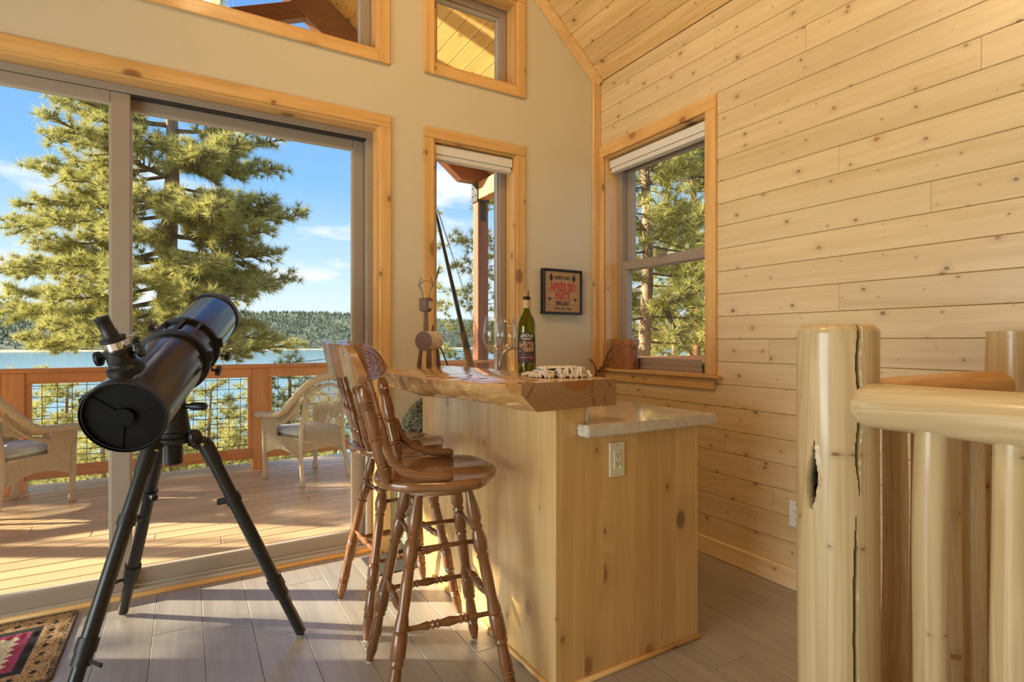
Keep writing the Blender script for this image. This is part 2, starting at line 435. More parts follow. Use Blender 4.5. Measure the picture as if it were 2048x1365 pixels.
# ------------------------------------------------------------------ mesh helpers
class MB:
    """collects shapes and links them as ONE mesh object"""

    def __init__(self):
        self.v, self.f, self.m = [], [], []
        self.mi = 0

    def add(self, vs, fs, mi=None):
        b = len(self.v)
        self.v += [tuple(p) for p in vs]
        for f in fs:
            self.f.append(tuple(b + i for i in f))
            self.m.append(self.mi if mi is None else mi)
        return self

    def box(self, x0, x1, y0, y1, z0, z1, mat=None):
        vs = [(x, y, z) for z in (z0, z1) for y in (y0, y1) for x in (x0, x1)]
        if mat is not None:
            vs = [mat @ V(p) for p in vs]
        return self.add(vs, [(0, 2, 3, 1), (4, 5, 7, 6), (0, 1, 5, 4), (2, 6, 7, 3), (0, 4, 6, 2), (1, 3, 7, 5)])

    def prism(self, prof, axis, a0, a1):
        """extrude a 2-D outline; prof gives the other two axes in x,y,z order"""
        n = len(prof)
        vs = []
        for a in (a0, a1):
            for p, q in prof:
                vs.append({0: (a, p, q), 1: (p, a, q), 2: (p, q, a)}[axis])
        fs = [(i, (i + 1) % n, n + (i + 1) % n, n + i) for i in range(n)]
        fs += [tuple(range(n))[::-1], tuple(range(n, 2 * n))]
        return self.add(vs, fs)

    def rings(self, rings, caps=True, close=False):
        n = len(rings[0])
        vs = [p for r in rings for p in r]
        fs = []
        k = len(rings)
        for j in range(k if close else k - 1):
            a, b = j * n, ((j + 1) % k) * n
            for i in range(n):
                fs.append((a + i, a + (i + 1) % n, b + (i + 1) % n, b + i))
        if caps and not close:
            fs.append(tuple(range(n))[::-1])
            fs.append(tuple((k - 1) * n + i for i in range(n)))
        return self.add(vs, fs)

    def tube(self, pts, rad, n=10, caps=True, flat=None, close=False, up=None):
        pts = [V(p) for p in pts]
        if isinstance(rad, (int, float)):
            rad = [rad] * len(pts)
        rs = []
        prev = None
        for i, p in enumerate(pts):
            if close:
                t = pts[(i + 1) % len(pts)] - pts[i - 1]
            else:
                t = pts[min(i + 1, len(pts) - 1)] - pts[max(i - 1, 0)]
            t = t.normalized() if t.length > 1e-9 else V((0, 0, 1))
            if prev is None:
                a = V(up) if up is not None else (V((0, 0, 1)) if abs(t.z) < 0.9 else V((1, 0, 0)))
                prev = (a - t * a.dot(t)).normalized()
            else:
                q = prev - t * prev.dot(t)
                prev = q.normalized() if q.length > 1e-6 else t.orthogonal().normalized()
            s = t.cross(prev)
            fa, fb = flat if flat else (1, 1)
            rs.append([p + (prev * math.cos(2 * PI * k / n) * fa + s * math.sin(2 * PI * k / n) * fb) * rad[i] for k in range(n)])
        return self.rings(rs, caps, close)

    def lathe(self, prof, n=24, base=(0, 0, 0), axis=None, length=None, caps=True):
        """prof: (r, h) pairs along axis from base"""
        b = V(base)
        ax = V(axis).normalized() if axis is not None else V((0, 0, 1))
        x = ax.orthogonal().normalized()
        y = ax.cross(x)
        rs = [[b + ax * h + (x * math.cos(2 * PI * k / n) + y * math.sin(2 * PI * k / n)) * r for k in range(n)] for r, h in prof]
        return self.rings(rs, caps)

    def turned(self, A, B, prof, n=14):
        """turned spindle from A to B; prof: (t in 0..1, radius)"""
        A, B = V(A), V(B)
        L = (B - A).length
        return self.lathe([(r, t * L) for t, r in prof], n, A, B - A)

    def sphere(self, c, r, n=16, m=10, scale=(1, 1, 1)):
        rs = []
        for j in range(1, m):
            th = PI * j / m
            rs.append([(c[0] + r * scale[0] * math.sin(th) * math.cos(2 * PI * k / n), c[1] + r * scale[1] * math.sin(th) * math.sin(2 * PI * k / n),
                        c[2] + r * scale[2] * -math.cos(th)) for k in range(n)])
        return self.rings(rs)

    def grid(self, fn, nu, nv, closed_u=False):
        vs = [fn(i / (nu if closed_u else nu - 1), j / (nv - 1)) for j in range(nv) for i in range(nu)]
        fs = []
        for j in range(nv - 1):
            for i in range(nu if closed_u else nu - 1):
                i2 = (i + 1) % nu
                fs.append((j * nu + i, j * nu + i2, (j + 1) * nu + i2, (j + 1) * nu + i))
        return self.add(vs, fs)

    def build(self, name, mats, parent=None, smooth=False, bevel=0.0, seg=1, solid=0.0, loc=None, rot=None, angle=40):
        me = bpy.data.meshes.new(name)
        me.from_pydata([tuple(p) for p in self.v], [], self.f)
        if not isinstance(mats, (list, tuple)):
            mats = [mats]
        for mt in mats:
            me.materials.append(mt)
        if len(mats) > 1:
            me.polygons.foreach_set('material_index', self.m)
        bm = bmesh.new()
        bm.from_mesh(me)
        bmesh.ops.recalc_face_normals(bm, faces=bm.faces)
        if bevel > 0:
            es = [e_ for e_ in bm.edges if len(e_.link_faces) == 2 and e_.calc_face_angle(0) > math.radians(angle)]
            bmesh.ops.bevel(bm, geom=es, offset=bevel, segments=seg, affect='EDGES', clamp_overlap=True)
        if smooth:
            for f in bm.faces:
                f.smooth = True
            if smooth == 'auto':
                for e_ in bm.edges:
                    if len(e_.link_faces) == 2 and e_.calc_face_angle(0) > math.radians(angle):
                        e_.smooth = False
        bm.to_mesh(me)
        bm.free()
        o = bpy.data.objects.new(name, me)
        COL.objects.link(o)
        if parent is not None:
            o.parent = parent
        if loc is not None:
            o.location = loc
        if rot is not None:
            o.rotation_euler = rot
        if solid:
            md = o.modifiers.new('thickness', 'SOLIDIFY')
            md.thickness = solid
            md.offset = 0
        return o


def tag(o, label=None, cat=None, group=None, kind=None):
    if label: o['label'] = label
    if cat: o['category'] = cat
    if group: o['group'] = group
    if kind: o['kind'] = kind
    return o


def thing(name, label, cat, loc=(0, 0, 0), rotz=0.0, group=None, kind=None):
    o = bpy.data.objects.new(name, None)
    COL.objects.link(o)
    o.empty_display_size = 0.1
    o.location = loc
    o.rotation_euler = (0, 0, rotz)
    return tag(o, label, cat, group, kind)


def bx(name, x0, x1, y0, y1, z0, z1, mat, parent=None, bevel=0.0, seg=1, origin=None):
    """a box as its own object, its origin at its centre so grain differs from piece to piece"""
    c = origin or ((x0 + x1) / 2, (y0 + y1) / 2, (z0 + z1) / 2)
    b = MB().box(x0 - c[0], x1 - c[0], y0 - c[1], y1 - c[1], z0 - c[2], z1 - c[2])
    return b.build(name, mat, parent, bevel=bevel, seg=seg, loc=c)


def dup(root, loc=None, rotz=None, label=None):
    r = root.copy(); COL.objects.link(r)
    if loc is not None: r.location = loc
    if rotz is not None: r.rotation_euler = (0, 0, rotz)
    if label: r['label'] = label
    for ch in list(root.children):
        c = ch.copy(); COL.objects.link(c); c.parent = r
        for g in list(ch.children):
            d = g.copy(); COL.objects.link(d); d.parent = c
    return r


def text_mesh(name, s, size, mat, parent, extrude=0.0006, sx=1.0, align='CENTER', bold=0.0, shear=0.0, fn=None):
    cu = bpy.data.curves.new(name, 'FONT')
    cu.body = s
    cu.size = size
    cu.align_x = align
    cu.align_y = 'CENTER'
    cu.extrude = extrude
    cu.offset = bold
    cu.shear = shear
    cu.resolution_u = 3
    tmp = bpy.data.objects.new('tmp_text', cu)
    COL.objects.link(tmp)
    dg = bpy.context.evaluated_depsgraph_get()
    dg.update()
    me = bpy.data.meshes.new_from_object(tmp.evaluated_get(dg))
    bpy.data.objects.remove(tmp)
    bpy.data.curves.remove(cu)
    me.name = name
    for vv in me.vertices:
        p = V((vv.co.x * sx, vv.co.y, vv.co.z))
        vv.co = fn(p) if fn else p
    me.materials.clear()
    me.materials.append(mat)
    o = bpy.data.objects.new(name, me)
    COL.objects.link(o)
    o.parent = parent
    return o

# ================================================================== THE SETTING
XW, YB = 2.53, 3.05            # inner faces of the right wall and of the glazed back wall
RIDGE = -0.27
SLOPE = 0.86


def ceil_z(x):
    return 3.05 + SLOPE * (2.80 - abs(x - RIDGE))


# ---- floor
floor = MB().box(-3.2, 2.72, -3.1, 3.13, -0.20, -0.012).build('floor', M['floor'])
tag(floor, 'dark taupe wood plank floor of the room', 'floor', kind='structure')
PW = 0.18
ix = 0
xk = 0.235 - PW * 19
while xk < 2.53:
    y = -3.0 + ((ix * 0.47) % 1.2)
    segs = [-3.0]
    while y < 3.13:
        if y > -2.9:
            segs.append(y)
        y += 1.22
    segs.append(3.13)
    for a, b in zip(segs[:-1], segs[1:]):
        x0, x1 = max(xk, -3.07) + 0.0006, min(xk + PW, 2.53) - 0.0006
        if b - a > 0.02 and x1 - x0 > 0.01:
            bx('floor_plank', x0, x1, a + 0.0006, b - 0.0006, -0.012, 0.0, M['floor'], floor, bevel=0.0016)
    xk += PW
    ix += 1

# ---- back wall with its four openings
XS = [-3.07, -1.43, RIDGE, 0.93, 1.258, 1.833, 2.53]
OPEN = {(-1.43, 0.93): [(0.0, 2.42), (2.845, 3.75)], (1.258, 1.833): [(0.93, 2.41), (2.857, 3.41)]}
wb = MB()
for xa, xb in zip(XS[:-1], XS[1:]):
    holes = []
    for (oa, ob), hs in OPEN.items():
        if xa >= oa - 1e-6 and xb <= ob + 1e-6:
            holes = hs
    z = 0.0
    spans = []
    for h0, h1 in holes:
        if h0 > z: spans.append((z, h0))
        z = h1
    for z0, z1 in spans:
        wb.box(xa, xb, YB, 3.25, z0, z1)
    za, zb = ceil_z(xa) + 0.1, ceil_z(xb) + 0.1
    wb.prism([(xa, z), (xb, z), (xb, zb), (xa, za)], 1, YB, 3.25)
wall_back = wb.build('wall_back', M['drywall'])
tag(wall_back, 'cream painted gable wall with glass door and windows', 'wall', kind='structure')

# ---- right wall: backing and boards
PH, Z0 = 0.1245, 0.095
wr = MB()
wr.box(2.549, 2.75, -3.0, 2.11, 0, 3.2)
wr.box(2.549, 2.75, 2.99, 3.25, 0, 3.2)
wr.box(2.549, 2.75, 2.11, 2.99, 0, 1.0)
wr.box(2.549, 2.75, 2.11, 2.99, 2.50, 3.2)
wall_right = wr.build('wall_right', M['wall_plank'])
tag(wall_right, 'knotty pine board wall on the right', 'wall', kind='structure')


def plank_mesh_y(x, y0, y1, z0, z1, mat, parent, name='plank', th=0.018, ch=0.0034):
    cy, cz = (y0 + y1) / 2, (z0 + z1) / 2
    h = (z1 - z0) / 2
    # profile in (x, z): front face at x, chamfered long edges
    pr = [(0, -h + ch), (0, h - ch), (ch, h - 0.0008), (th, h), (th, -h), (ch, -h + 0.0008)]
    return MB().prism(pr, 1, y0 - cy, y1 - cy).build(name, mat, parent, loc=(x, cy, cz))


JOINTS = {10: [1.376], 15: [1.376], 20: [1.53], 4: [1.987], 12: [0.45], 13: [1.02], 17: [0.86], 18: [2.3], 6: [0.62], 8: [1.72], 22: [2.05], 21: [0.98], 2: [1.7]}
r = 0
z = Z0
rr = random.Random(3)
while z < 3.05:
    z1 = min(z + PH, 3.05)
    js = list(JOINTS.get(r, []))
    if not js:
        js = [rr.uniform(-0.4, 0.6)]
    js.append(min(js) - rr.uniform(1.5, 2.2))
    cuts = sorted([-3.0] + [j for j in js if j > -2.8] + [3.05])
    for a, b in zip(cuts[:-1], cuts[1:]):
        pieces = [(a, b)]
        if z1 > 1.0 and z < 2.50:          # window opening
            pieces = []
            if a < 2.09: pieces.append((a, min(b, 2.09)))
        for p, q in pieces:
            if q - p > 0.01:
                plank_mesh_y(XW, p + 0.0006, q - 0.0006, z, z1, M['wall_plank'], wall_right)
    z = z1
    r += 1
bb = bx('baseboard_right', 2.514, 2.53, -3.0, 3.03, 0.0, 0.10, M['base_y'], None, bevel=0.004)
tag(bb, 'pale pine baseboard along the right wall', 'baseboard', kind='structure')

# ---- unseen walls that close the room
wl_ = MB().box(-3.25, -3.07, -3.0, -0.45, 0, 3.2).box(-3.25, -3.07, 2.05, 3.25, 0, 3.2).box(-3.25, -3.07, -0.45, 2.05, 0, 0.2).box(-3.25, -3.07, -0.45, 2.05, 1.9, 3.2).build('wall_left', M['drywall'])  # window opening added for the fill light
tag(wl_, 'cream wall on the left outside the view', 'wall', kind='structure')
wf_ = MB().prism([(-3.07, 0), (2.53, 0), (2.53, 3.15), (RIDGE, ceil_z(RIDGE) + 0.1), (-3.07, 3.15)], 1, -3.15, -3.0).build('wall_front', M['drywall'])
tag(wf_, 'cream wall behind the viewer', 'wall', kind='structure')

# ---- ceiling
ce = MB()
th_ = 0.10
for sgn in (1, -1):
    xe = RIDGE + sgn * 2.98
    pr = [(RIDGE, ceil_z(RIDGE) + 0.03), (xe, ceil_z(RIDGE) + 0.03 - SLOPE * 2.98), (xe, ceil_z(RIDGE) + 0.16 - SLOPE * 2.98), (RIDGE, ceil_z(RIDGE) + 0.16)]
    ce.prism(pr, 1, -3.15, 3.05)
ceiling = ce.build('ceiling', M['ceil_plank'])
tag(ceiling, 'sloped knotty pine board ceiling', 'ceiling', kind='structure')
SA = math.atan(SLOPE)
us = V((-math.cos(SA), 0, math.sin(SA)))        # up the slope
nrm = V((-math.sin(SA), 0, -math.cos(SA)))      # into the room
for i in range(30):
    s0, s1 = i * PH, (i + 1) * PH
    cuts = [-3.0, (-1.4 + (i * 0.83) % 2.1), (0.6 + (i * 0.77) % 2.2), 3.05]
    if i == 2: cuts = [-3.0, 0.2, 2.28, 3.05]
    for a, b in zip(cuts[:-1], cuts[1:]):
        h = PH / 2
        ch = 0.004
        # local frame: x along slope, z away from the room
        pr = [(-h + ch, 0), (h - ch, 0), (h - 0.0006, ch), (h, 0.018), (-h, 0.018), (-h + 0.0006, ch)]
        cy = (a + b) / 2
        o = MB().prism(pr, 1, a + 0.0006 - cy, b - 0.0006 - cy).build('plank', M['ceil_plank'], ceiling)
        c = V((2.53, 0, 3.05)) + us * (s0 + h)
        o.matrix_world = Matrix(((us.x, 0, -nrm.x, c.x), (us.y, 1, -nrm.y, cy), (us.z, 0, -nrm.z, c.z), (0, 0, 0, 1)))

# ---- trims: rake crown, corner board
rk = MB()
L_ = 4.2
for s_ in (0.0, L_):
    pass
P0 = V((2.53, 3.05, 3.05))
tri = [V((0, 0, 0)), nrm * 0.052, nrm * 0.052 + V((0, -0.012, 0)), nrm * 0.012 + V((0, -0.05, 0)), V((0, -0.05, 0))]
rg = []
for s_ in (0.0, L_):
    rg.append([tuple(P0 + us * s_ + q) for q in tri])
rk.rings(rg)
t1 = rk.build('trim_1', M['trim_x'], bevel=0.003)
tag(t1, 'greyish pine rake moulding where gable wall meets ceiling', 'trim', kind='structure')
t2 = bx('trim_2', 2.462, 2.529, 3.03, 3.05, 0.0, 3.05, M['trim_z'], None, bevel=0.003)
tag(t2, 'upright pine corner board beside the right window', 'trim', kind='structure')


# ---- windows and door
def casing_back(root, x0, x1, z0, z1, w=0.065, bottom=True):
    """pine boards round an opening of the back wall"""
    y0, y1 = YB - 0.018, YB
    bx('head_casing', x0 - w, x1 + w, y0, y1, z1, z1 + w, M['trim_x'], root, bevel=0.003)
    bx('side_casing', x0 - w, x0, y0, y1, z0 - (w if bottom else 0) + 0.0005, z1 - 0.0005, M['trim_z'], root, bevel=0.003)
    bx('side_casing', x1, x1 + w, y0, y1, z0 - (w if bottom else 0) + 0.0005, z1 - 0.0005, M['trim_z'], root, bevel=0.003)
    if bottom:
        bx('sill_casing', x0 + 0.0005, x1 - 0.0005, y0, y1, z0 - w, z0, M['trim_x'], root, bevel=0.003)
    t = 0.012
    bx('head_jamb', x0, x1, YB - 0.004, 3.155, z1 - t, z1, M['trim_x'], root)
    bx('side_jamb', x0, x0 + t, YB - 0.004, 3.155, z0, z1 - t, M['trim_z'], root)
    bx('side_jamb', x1 - t, x1, YB - 0.004, 3.155, z0, z1 - t, M['trim_z'], root)
    if bottom:
        bx('sill_jamb', x0 + t, x1 - t, YB - 0.004, 3.155, z0, z0 + t, M['trim_x'], root)


def frame_xz(root, x0, x1, z0, z1, ya, yb, w, mat, name='frame', bevel=0.004):
    b = MB()
    b.box(x0, x1, ya, yb, z1 - w, z1).box(x0, x1, ya, yb, z0, z0 + w)
    b.box(x0, x0 + w, ya, yb, z0 + w, z1 - w).box(x1 - w, x1, ya, yb, z0 + w, z1 - w)
    return b.build(name, mat, root, bevel=bevel)


def picture_window(name, label, x0, x1, z0, z1):
    root = thing(name, label, 'window', kind='structure')
    casing_back(root, x0, x1, z0, z1)
    f = frame_xz(root, x0 + 0.012, x1 - 0.012, z0 + 0.012, z1 - 0.012, 3.155, 3.235, 0.05, M['vinyl'])
    frame_xz(f, x0 + 0.062, x1 - 0.062, z0 + 0.062, z1 - 0.062, 3.17, 3.20, 0.012, M['track'], 'glazing_bead', 0.002)
    bx('pane', x0 + 0.06, x1 - 0.06, 3.190, 3.196, z0 + 0.06, z1 - 0.06, M['glass'], root)
    return root


win1 = picture_window('window_1', 'narrow tall window between glass door and framed sign', 1.258, 1.833, 0.93, 2.41)
win2 = picture_window('window_2', 'small square upper window above the narrow window', 1.262, 1.837, 2.857, 3.41)
win3 = picture_window('window_3', 'wide upper gable window above the sliding door', -1.43, 0.925, 2.845, 3.75)

door = thing('door_1', 'tall sliding glass patio door in taupe frame', 'door', kind='structure')
casing_back(door, -1.43, 0.93, 0.0, 2.42, bottom=False)
fr = MB()
fr.box(-1.418, 0.918, 3.135, 3.245, 2.372, 2.408).box(-1.418, -1.385, 3.135, 3.245, 0.03, 2.372).box(0.885, 0.918, 3.135, 3.245, 0.03, 2.372)
fr.build('frame', M['vinyl'], door, bevel=0.003)
bx('track_gap', -0.25, 0.885, 3.140, 3.180, 2.364, 2.373, M['vinyl_dark'], door)
sl = MB().box(-1.418, 0.918, 3.128, 3.25, 0.0, 0.022).box(-1.418, 0.918, 3.180, 3.188, 0.022, 0.034).box(-1.418, 0.918, 3.130, 3.136, 0.022, 0.030)
sl.build('threshold', M['track'], door, bevel=0.002)
ws = MB().tube([(-1.42, 3.118, 0.006), (0.92, 3.118, 0.006)], 0.013, 10)
ws.build('threshold_strip', M['trim_x'], door, smooth=True)


def door_panel(name, x0, x1, ya, yb, stile):
    f = MB()
    f.box(x0, x0 + stile, ya, yb, 0.026, 2.370).box(x1 - stile, x1, ya, yb, 0.026, 2.370)
    f.box(x0 + stile, x1 - stile, ya, yb, 2.318, 2.370).box(x0 + stile, x1 - stile, ya, yb, 0.026, 0.098)
    o = f.build(name, M['vinyl'], door, bevel=0.004)
    ym = (ya + yb) / 2
    frame_xz(o, x0 + stile - 0.001, x1 - stile + 0.001, 0.097, 2.319, ya + 0.006, yb - 0.006, 0.008, M['track'], 'glazing_bead', 0.001)
    bx('pane', x0 + stile + 0.003, x1 - stile - 0.003, ym - 0.003, ym + 0.003, 0.10, 2.316, M['glass'], o)
    return o


door_panel('sliding_panel', -1.384, -0.233, 3.138, 3.176, 0.077)
door_panel('fixed_panel', -0.30, 0.884, 3.192, 3.232, 0.062)

# right wall double-hung window
w4 = thing('window_4', 'double-hung window in the pine wall with pine sill', 'window', kind='structure')
xf = 2.512
bx('head_casing', xf, 2.532, 2.035, 3.03, 2.50, 2.58, M['trim_y'], w4, bevel=0.003)
bx('side_casing', xf, 2.532, 2.035, 2.11, 1.016, 2.4995, M['trim_z'], w4, bevel=0.003)
bx('side_casing', xf, 2.532, 2.99, 3.03, 1.016, 2.4995, M['trim_z'], w4, bevel=0.003)
bx('apron', xf, 2.530, 2.045, 3.03, 0.930, 0.994, M['trim_y'], w4, bevel=0.006)
bx('sill', 2.488, 2.665, 2.0, 3.03, 0.9945, 1.0155, M['trim_y'], w4, bevel=0.006, seg=2)
bx('head_jamb', 2.533, 2.66, 2.11, 2.99, 2.488, 2.50, M['trim_y'], w4)
bx('side_jamb', 2.533, 2.66, 2.11, 2.122, 1.016, 2.488, M['trim_z'], w4)
bx('side_jamb', 2.533, 2.66, 2.978, 2.99, 1.016, 2.488, M['trim_z'], w4)


def frame_yz(root, y0, y1, z0, z1, xa, xb, w, mat, name, wb=None, wt=None, bevel=0.003):
    wb, wt = wb or w, wt or w
    b = MB()
    b.box(xa, xb, y0, y1, z1 - wt, z1).box(xa, xb, y0, y1, z0, z0 + wb)
    b.box(xa, xb, y0, y0 + w, z0 + wb, z1 - wt).box(xa, xb, y1 - w, y1, z0 + wb, z1 - wt)
    return b.build(name, mat, root, bevel=bevel)


frame_yz(w4, 2.122, 2.978, 1.016, 2.488, 2.645, 2.742, 0.030, M['vinyl'], 'frame')
up = frame_yz(w4, 2.152, 2.948, 1.705, 2.458, 2.702, 2.738, 0.052, M['vinyl'], 'upper_sash', 0.055, 0.05)
bx('pane', 2.718, 2.723, 2.203, 2.897, 1.758, 2.41, M['glass'], up)
lo = frame_yz(w4, 2.152, 2.948, 1.046, 1.765, 2.650, 2.696, 0.058, M['vinyl'], 'lower_sash', 0.045, 0.060)
bx('pane', 2.672, 2.677, 2.209, 2.891, 1.09, 1.706, M['glass'], lo)
lk = MB().box(2.628, 2.652, 2.52, 2.60, 1.765, 1.775).box(2.634, 2.646, 2.535, 2.585, 1.775, 1.785)
lk.build('sash_lock', M['vinyl'], w4, bevel=0.003)
MB().box(2.6975, 2.7005, 2.152, 2.1575, 1.77, 2.455).build('sash_seal', M['vinyl_dark'], w4)

# window added in the unseen left wall for the fill light
w5 = thing('fill_window', 'added wide window for the fill light, in the unseen left wall', 'window', kind='structure')
frame_yz(w5, -0.45, 2.05, 0.2, 1.9, -3.20, -3.12, 0.05, M['vinyl'], 'frame')
bx('pane', -3.163, -3.157, -0.40, 2.0, 0.25, 1.85, M['glass'], w5)

# blinds
bl = thing('window_blind', 'white blind cassette at the top of the narrow window', 'blind', (1.5455, 3.09, 2.31))
b = MB()
hw = 0.268
b.prism([(-0.030, 0.022), (-0.030, 0.070), (-0.022, 0.082), (0.030, 0.082), (0.030, 0.022)], 0, -hw, hw)
b.build('cassette', M['blind'], bl, bevel=0.002)
MB().box(-hw + 0.004, hw - 0.004, -0.022, 0.022, 0.004, 0.021).build('folded_fabric', M['blind'], bl, bevel=0.003)
MB().box(-hw, hw, -0.026, 0.026, -0.008, 0.003).build('bottom_rail', M['blind'], bl, bevel=0.003)
b2 = thing('window_blind', 'white blind cassette at the top of the pine-wall window', 'blind', (2.59, 2.552, 2.40))
hw = 0.418
b = MB().prism([(-0.032, 0.022), (-0.032, 0.070), (-0.022, 0.080), (0.035, 0.080), (0.035, 0.022)], 1, -hw, hw)
b.build('cassette', M['blind'], b2, bevel=0.002)
MB().box(-0.022, 0.022, -hw + 0.004, hw - 0.004, 0.004, 0.021).build('folded_fabric', M['blind'], b2, bevel=0.003)
MB().box(-0.026, 0.026, -hw, hw, -0.010, 0.003).build('bottom_rail', M['blind'], b2, bevel=0.003)

# ================================================================== OUTSIDE: deck, railing, roof
DZ = -0.05
deck = thing('deck_floor', 'oiled timber deck outside the glass door', 'deck', (0, 3.27, DZ), kind='structure')
yy, i = 0.0, 0
while yy < 2.85:
    cuts = [-6.0, -2.2 + (i * 1.37) % 3.1, 1.6 + (i * 1.13) % 2.6, 8.0]
    for a, b in zip(cuts[:-1], cuts[1:]):
        bx('deck_board', a + 0.001, b - 0.001, yy, yy + 0.135, -0.036, 0.0, M['deck'], deck, bevel=0.004)
    yy += 0.141
    i += 1

RY = 5.95
rail = thing('deck_railing', 'orange stained deck railing with black wire mesh infill', 'railing', (0, RY, DZ))
POSTS = [0.61 + 1.83 * k for k in range(-3, 5)]
bx('cap_rail', POSTS[0] - 0.2, POSTS[-1] + 0.2, -0.085, 0.065, 0.99, 1.026, M['redwood'], rail, bevel=0.004)
for k, px in enumerate(POSTS):
    bx('post', px - 0.07, px + 0.07, -0.07, 0.07, 0.0, 0.9895, M['redwood_z'], rail, bevel=0.005)
for a, b in zip(POSTS[:-1], POSTS[1:]):
    x0, x1 = a + 0.0705, b - 0.0705
    bx('sub_rail', x0, x1, -0.052, -0.014, 0.90, 0.9895, M['redwood'], rail, bevel=0.003)
    bx('bottom_rail', x0, x1, -0.052, -0.014, 0.105, 0.205, M['redwood'], rail, bevel=0.003)
    bx('side_batten', x0, x0 + 0.038, -0.050, -0.016, 0.2055, 0.8995, M['redwood_z'], rail, bevel=0.003)
    bx('side_batten', x1 - 0.038, x1, -0.050, -0.016, 0.2055, 0.8995, M['redwood_z'], rail, bevel=0.003)
    w_ = MB()
    nx = int(round((x1 - x0) / 0.102))
    for q in range(1, nx):
        xq = x0 + (x1 - x0) * q / nx
        w_.tube([(xq, -0.006, 0.15), (xq, -0.006, 0.95)], 0.0027, 5)
    for q in range(8):
        zq = 0.235 + q * 0.092
        w_.tube([(x0, -0.0105, zq), (x1, -0.0105, zq)], 0.0027, 5)
    w_.build('wire_mesh', M['wire'], rail)

# ---- roof over house and deck
RS = 0.80


def under(x):                      # underside of the gable rafters
    return 4.43 - RS * (abs(x - RIDGE) + RIDGE - 1.156)


def soff(x):
    return under(x) + 0.42


roof = thing('roof', 'gable roof with pine soffit over the deck', 'roof', (0, 0, 0), kind='structure')
for sg in (1, -1):
    xe = RIDGE + (3.57 if sg > 0 else -4.13)
    rb = MB().prism([(RIDGE, soff(RIDGE) + 0.02), (xe, soff(xe) + 0.02), (xe, soff(xe) + 0.2), (RIDGE, soff(RIDGE) + 0.2)], 1, -3.3, 6.05)
    rb.build('roof_slab', M['soffit'], roof)
RA = math.atan(RS)
rus = V((math.cos(RA), 0, -math.sin(RA)))
rnn = V((-math.sin(RA), 0, -math.cos(RA)))
for k in range(32):
    c = V((RIDGE, 4.8, soff(RIDGE))) + rus * (0.07 + 0.14 * k)
    h, ch = 0.07, 0.005
    pr = [(-h + ch, 0), (h - ch, 0), (h - 0.0006, ch), (h, 0.018), (-h, 0.018), (-h + 0.0006, ch)]
    o = MB().prism(pr, 1, -1.54, 1.25).build('soffit_board', M['soffit'], roof)
    o.matrix_world = Matrix(((rus.x, 0, -rnn.x, c.x), (rus.y, 1, -rnn.y, c.y), (rus.z, 0, -rnn.z, c.z), (0, 0, 0, 1)))

truss = thing('gable_truss', 'dark stained timber gable truss over the deck railing', 'truss', (RIDGE, RY, under(RIDGE)))
ux = lambda x: under(x + RIDGE) - under(RIDGE)
for sg in (1, -1):
    xs = 3.06 * sg
    pr = [(0, 0), (xs, ux(xs)), (xs + sg * 0.42, ux(xs)), (xs + sg * 0.42, ux(xs + sg * 0.42) + 0.41), (0, 0.41)]
    MB().prism(pr, 1, -0.07, 0.07).build('rafter', M['beam'], truss, bevel=0.006)
for sg in (1, -1):
    # struts falling from each rafter towards the middle
    a, b_ = V((sg * 1.42, 0, 4.66 - under(RIDGE))), V((sg * 0.08, 0, 4.09 - under(RIDGE)))
    t_ = (b_ - a).normalized()
    n2 = V((-t_.z, 0, t_.x)) * 0.085
    pr = [((a + n2).x, (a + n2).z), ((b_ + n2).x, (b_ + n2).z), ((b_ - n2).x, (b_ - n2).z), ((a - n2).x, (a - n2).z)]
    MB().prism(pr, 1, -0.055, 0.055).build('strut', M['beam'], truss, bevel=0.005)
bx('king_post', -0.08, 0.08, -0.06, 0.06, 3.95 - under(RIDGE), 0.0, M['beam_z'], truss, bevel=0.005)

PX = 3.075
for sg, lab in ((1, 'tall dark stained roof post seen through the narrow window'), (-1, 'tall dark stained roof post at the far left deck edge')):
    px = RIDGE + sg * (PX - RIDGE)
    rp = thing('roof_post', lab, 'post', (px, RY, DZ), group='roof posts')
    zt = under(RIDGE + 3.06) - DZ
    bx('post', -0.07, 0.07, -0.07, 0.07, 0.0, zt - 0.225, M['beam_z'], rp, bevel=0.005)
    ib = MB().box(-0.085, 0.085, -0.078, 0.078, zt - 0.235, zt - 0.215).box(-0.085, -0.073, -0.078, 0.078, zt - 0.215, zt - 0.005).box(0.073, 0.085, -0.078, 0.078, zt - 0.215, zt - 0.005)
    ib.box(-0.035, 0.035, -0.0785, -0.0715, zt - 0.47, zt - 0.23)
    ib.build('iron_bracket', M['iron'], rp, bevel=0.002)
    for zz in (zt - 0.06, zt - 0.16):
        for yy_ in (-0.04, 0.04):
            MB().lathe([(0.011, 0), (0.011, 0.006), (0.006, 0.009)], 8, (-0.085, yy_, zz), (-1, 0, 0)).build('bolt', M['iron'], rp)
    eb = bx('eave_beam', px - 0.07, px + 0.07, -0.5, RY + 0.06, under(RIDGE + 3.06) - 0.212, under(RIDGE + 3.06) - 0.004, M['redwood'], None, bevel=0.005)
    tag(eb, 'orange eave beam running from roof post to house' if sg > 0 else 'orange eave beam on the far left side of the deck', 'beam', 'eave beams')

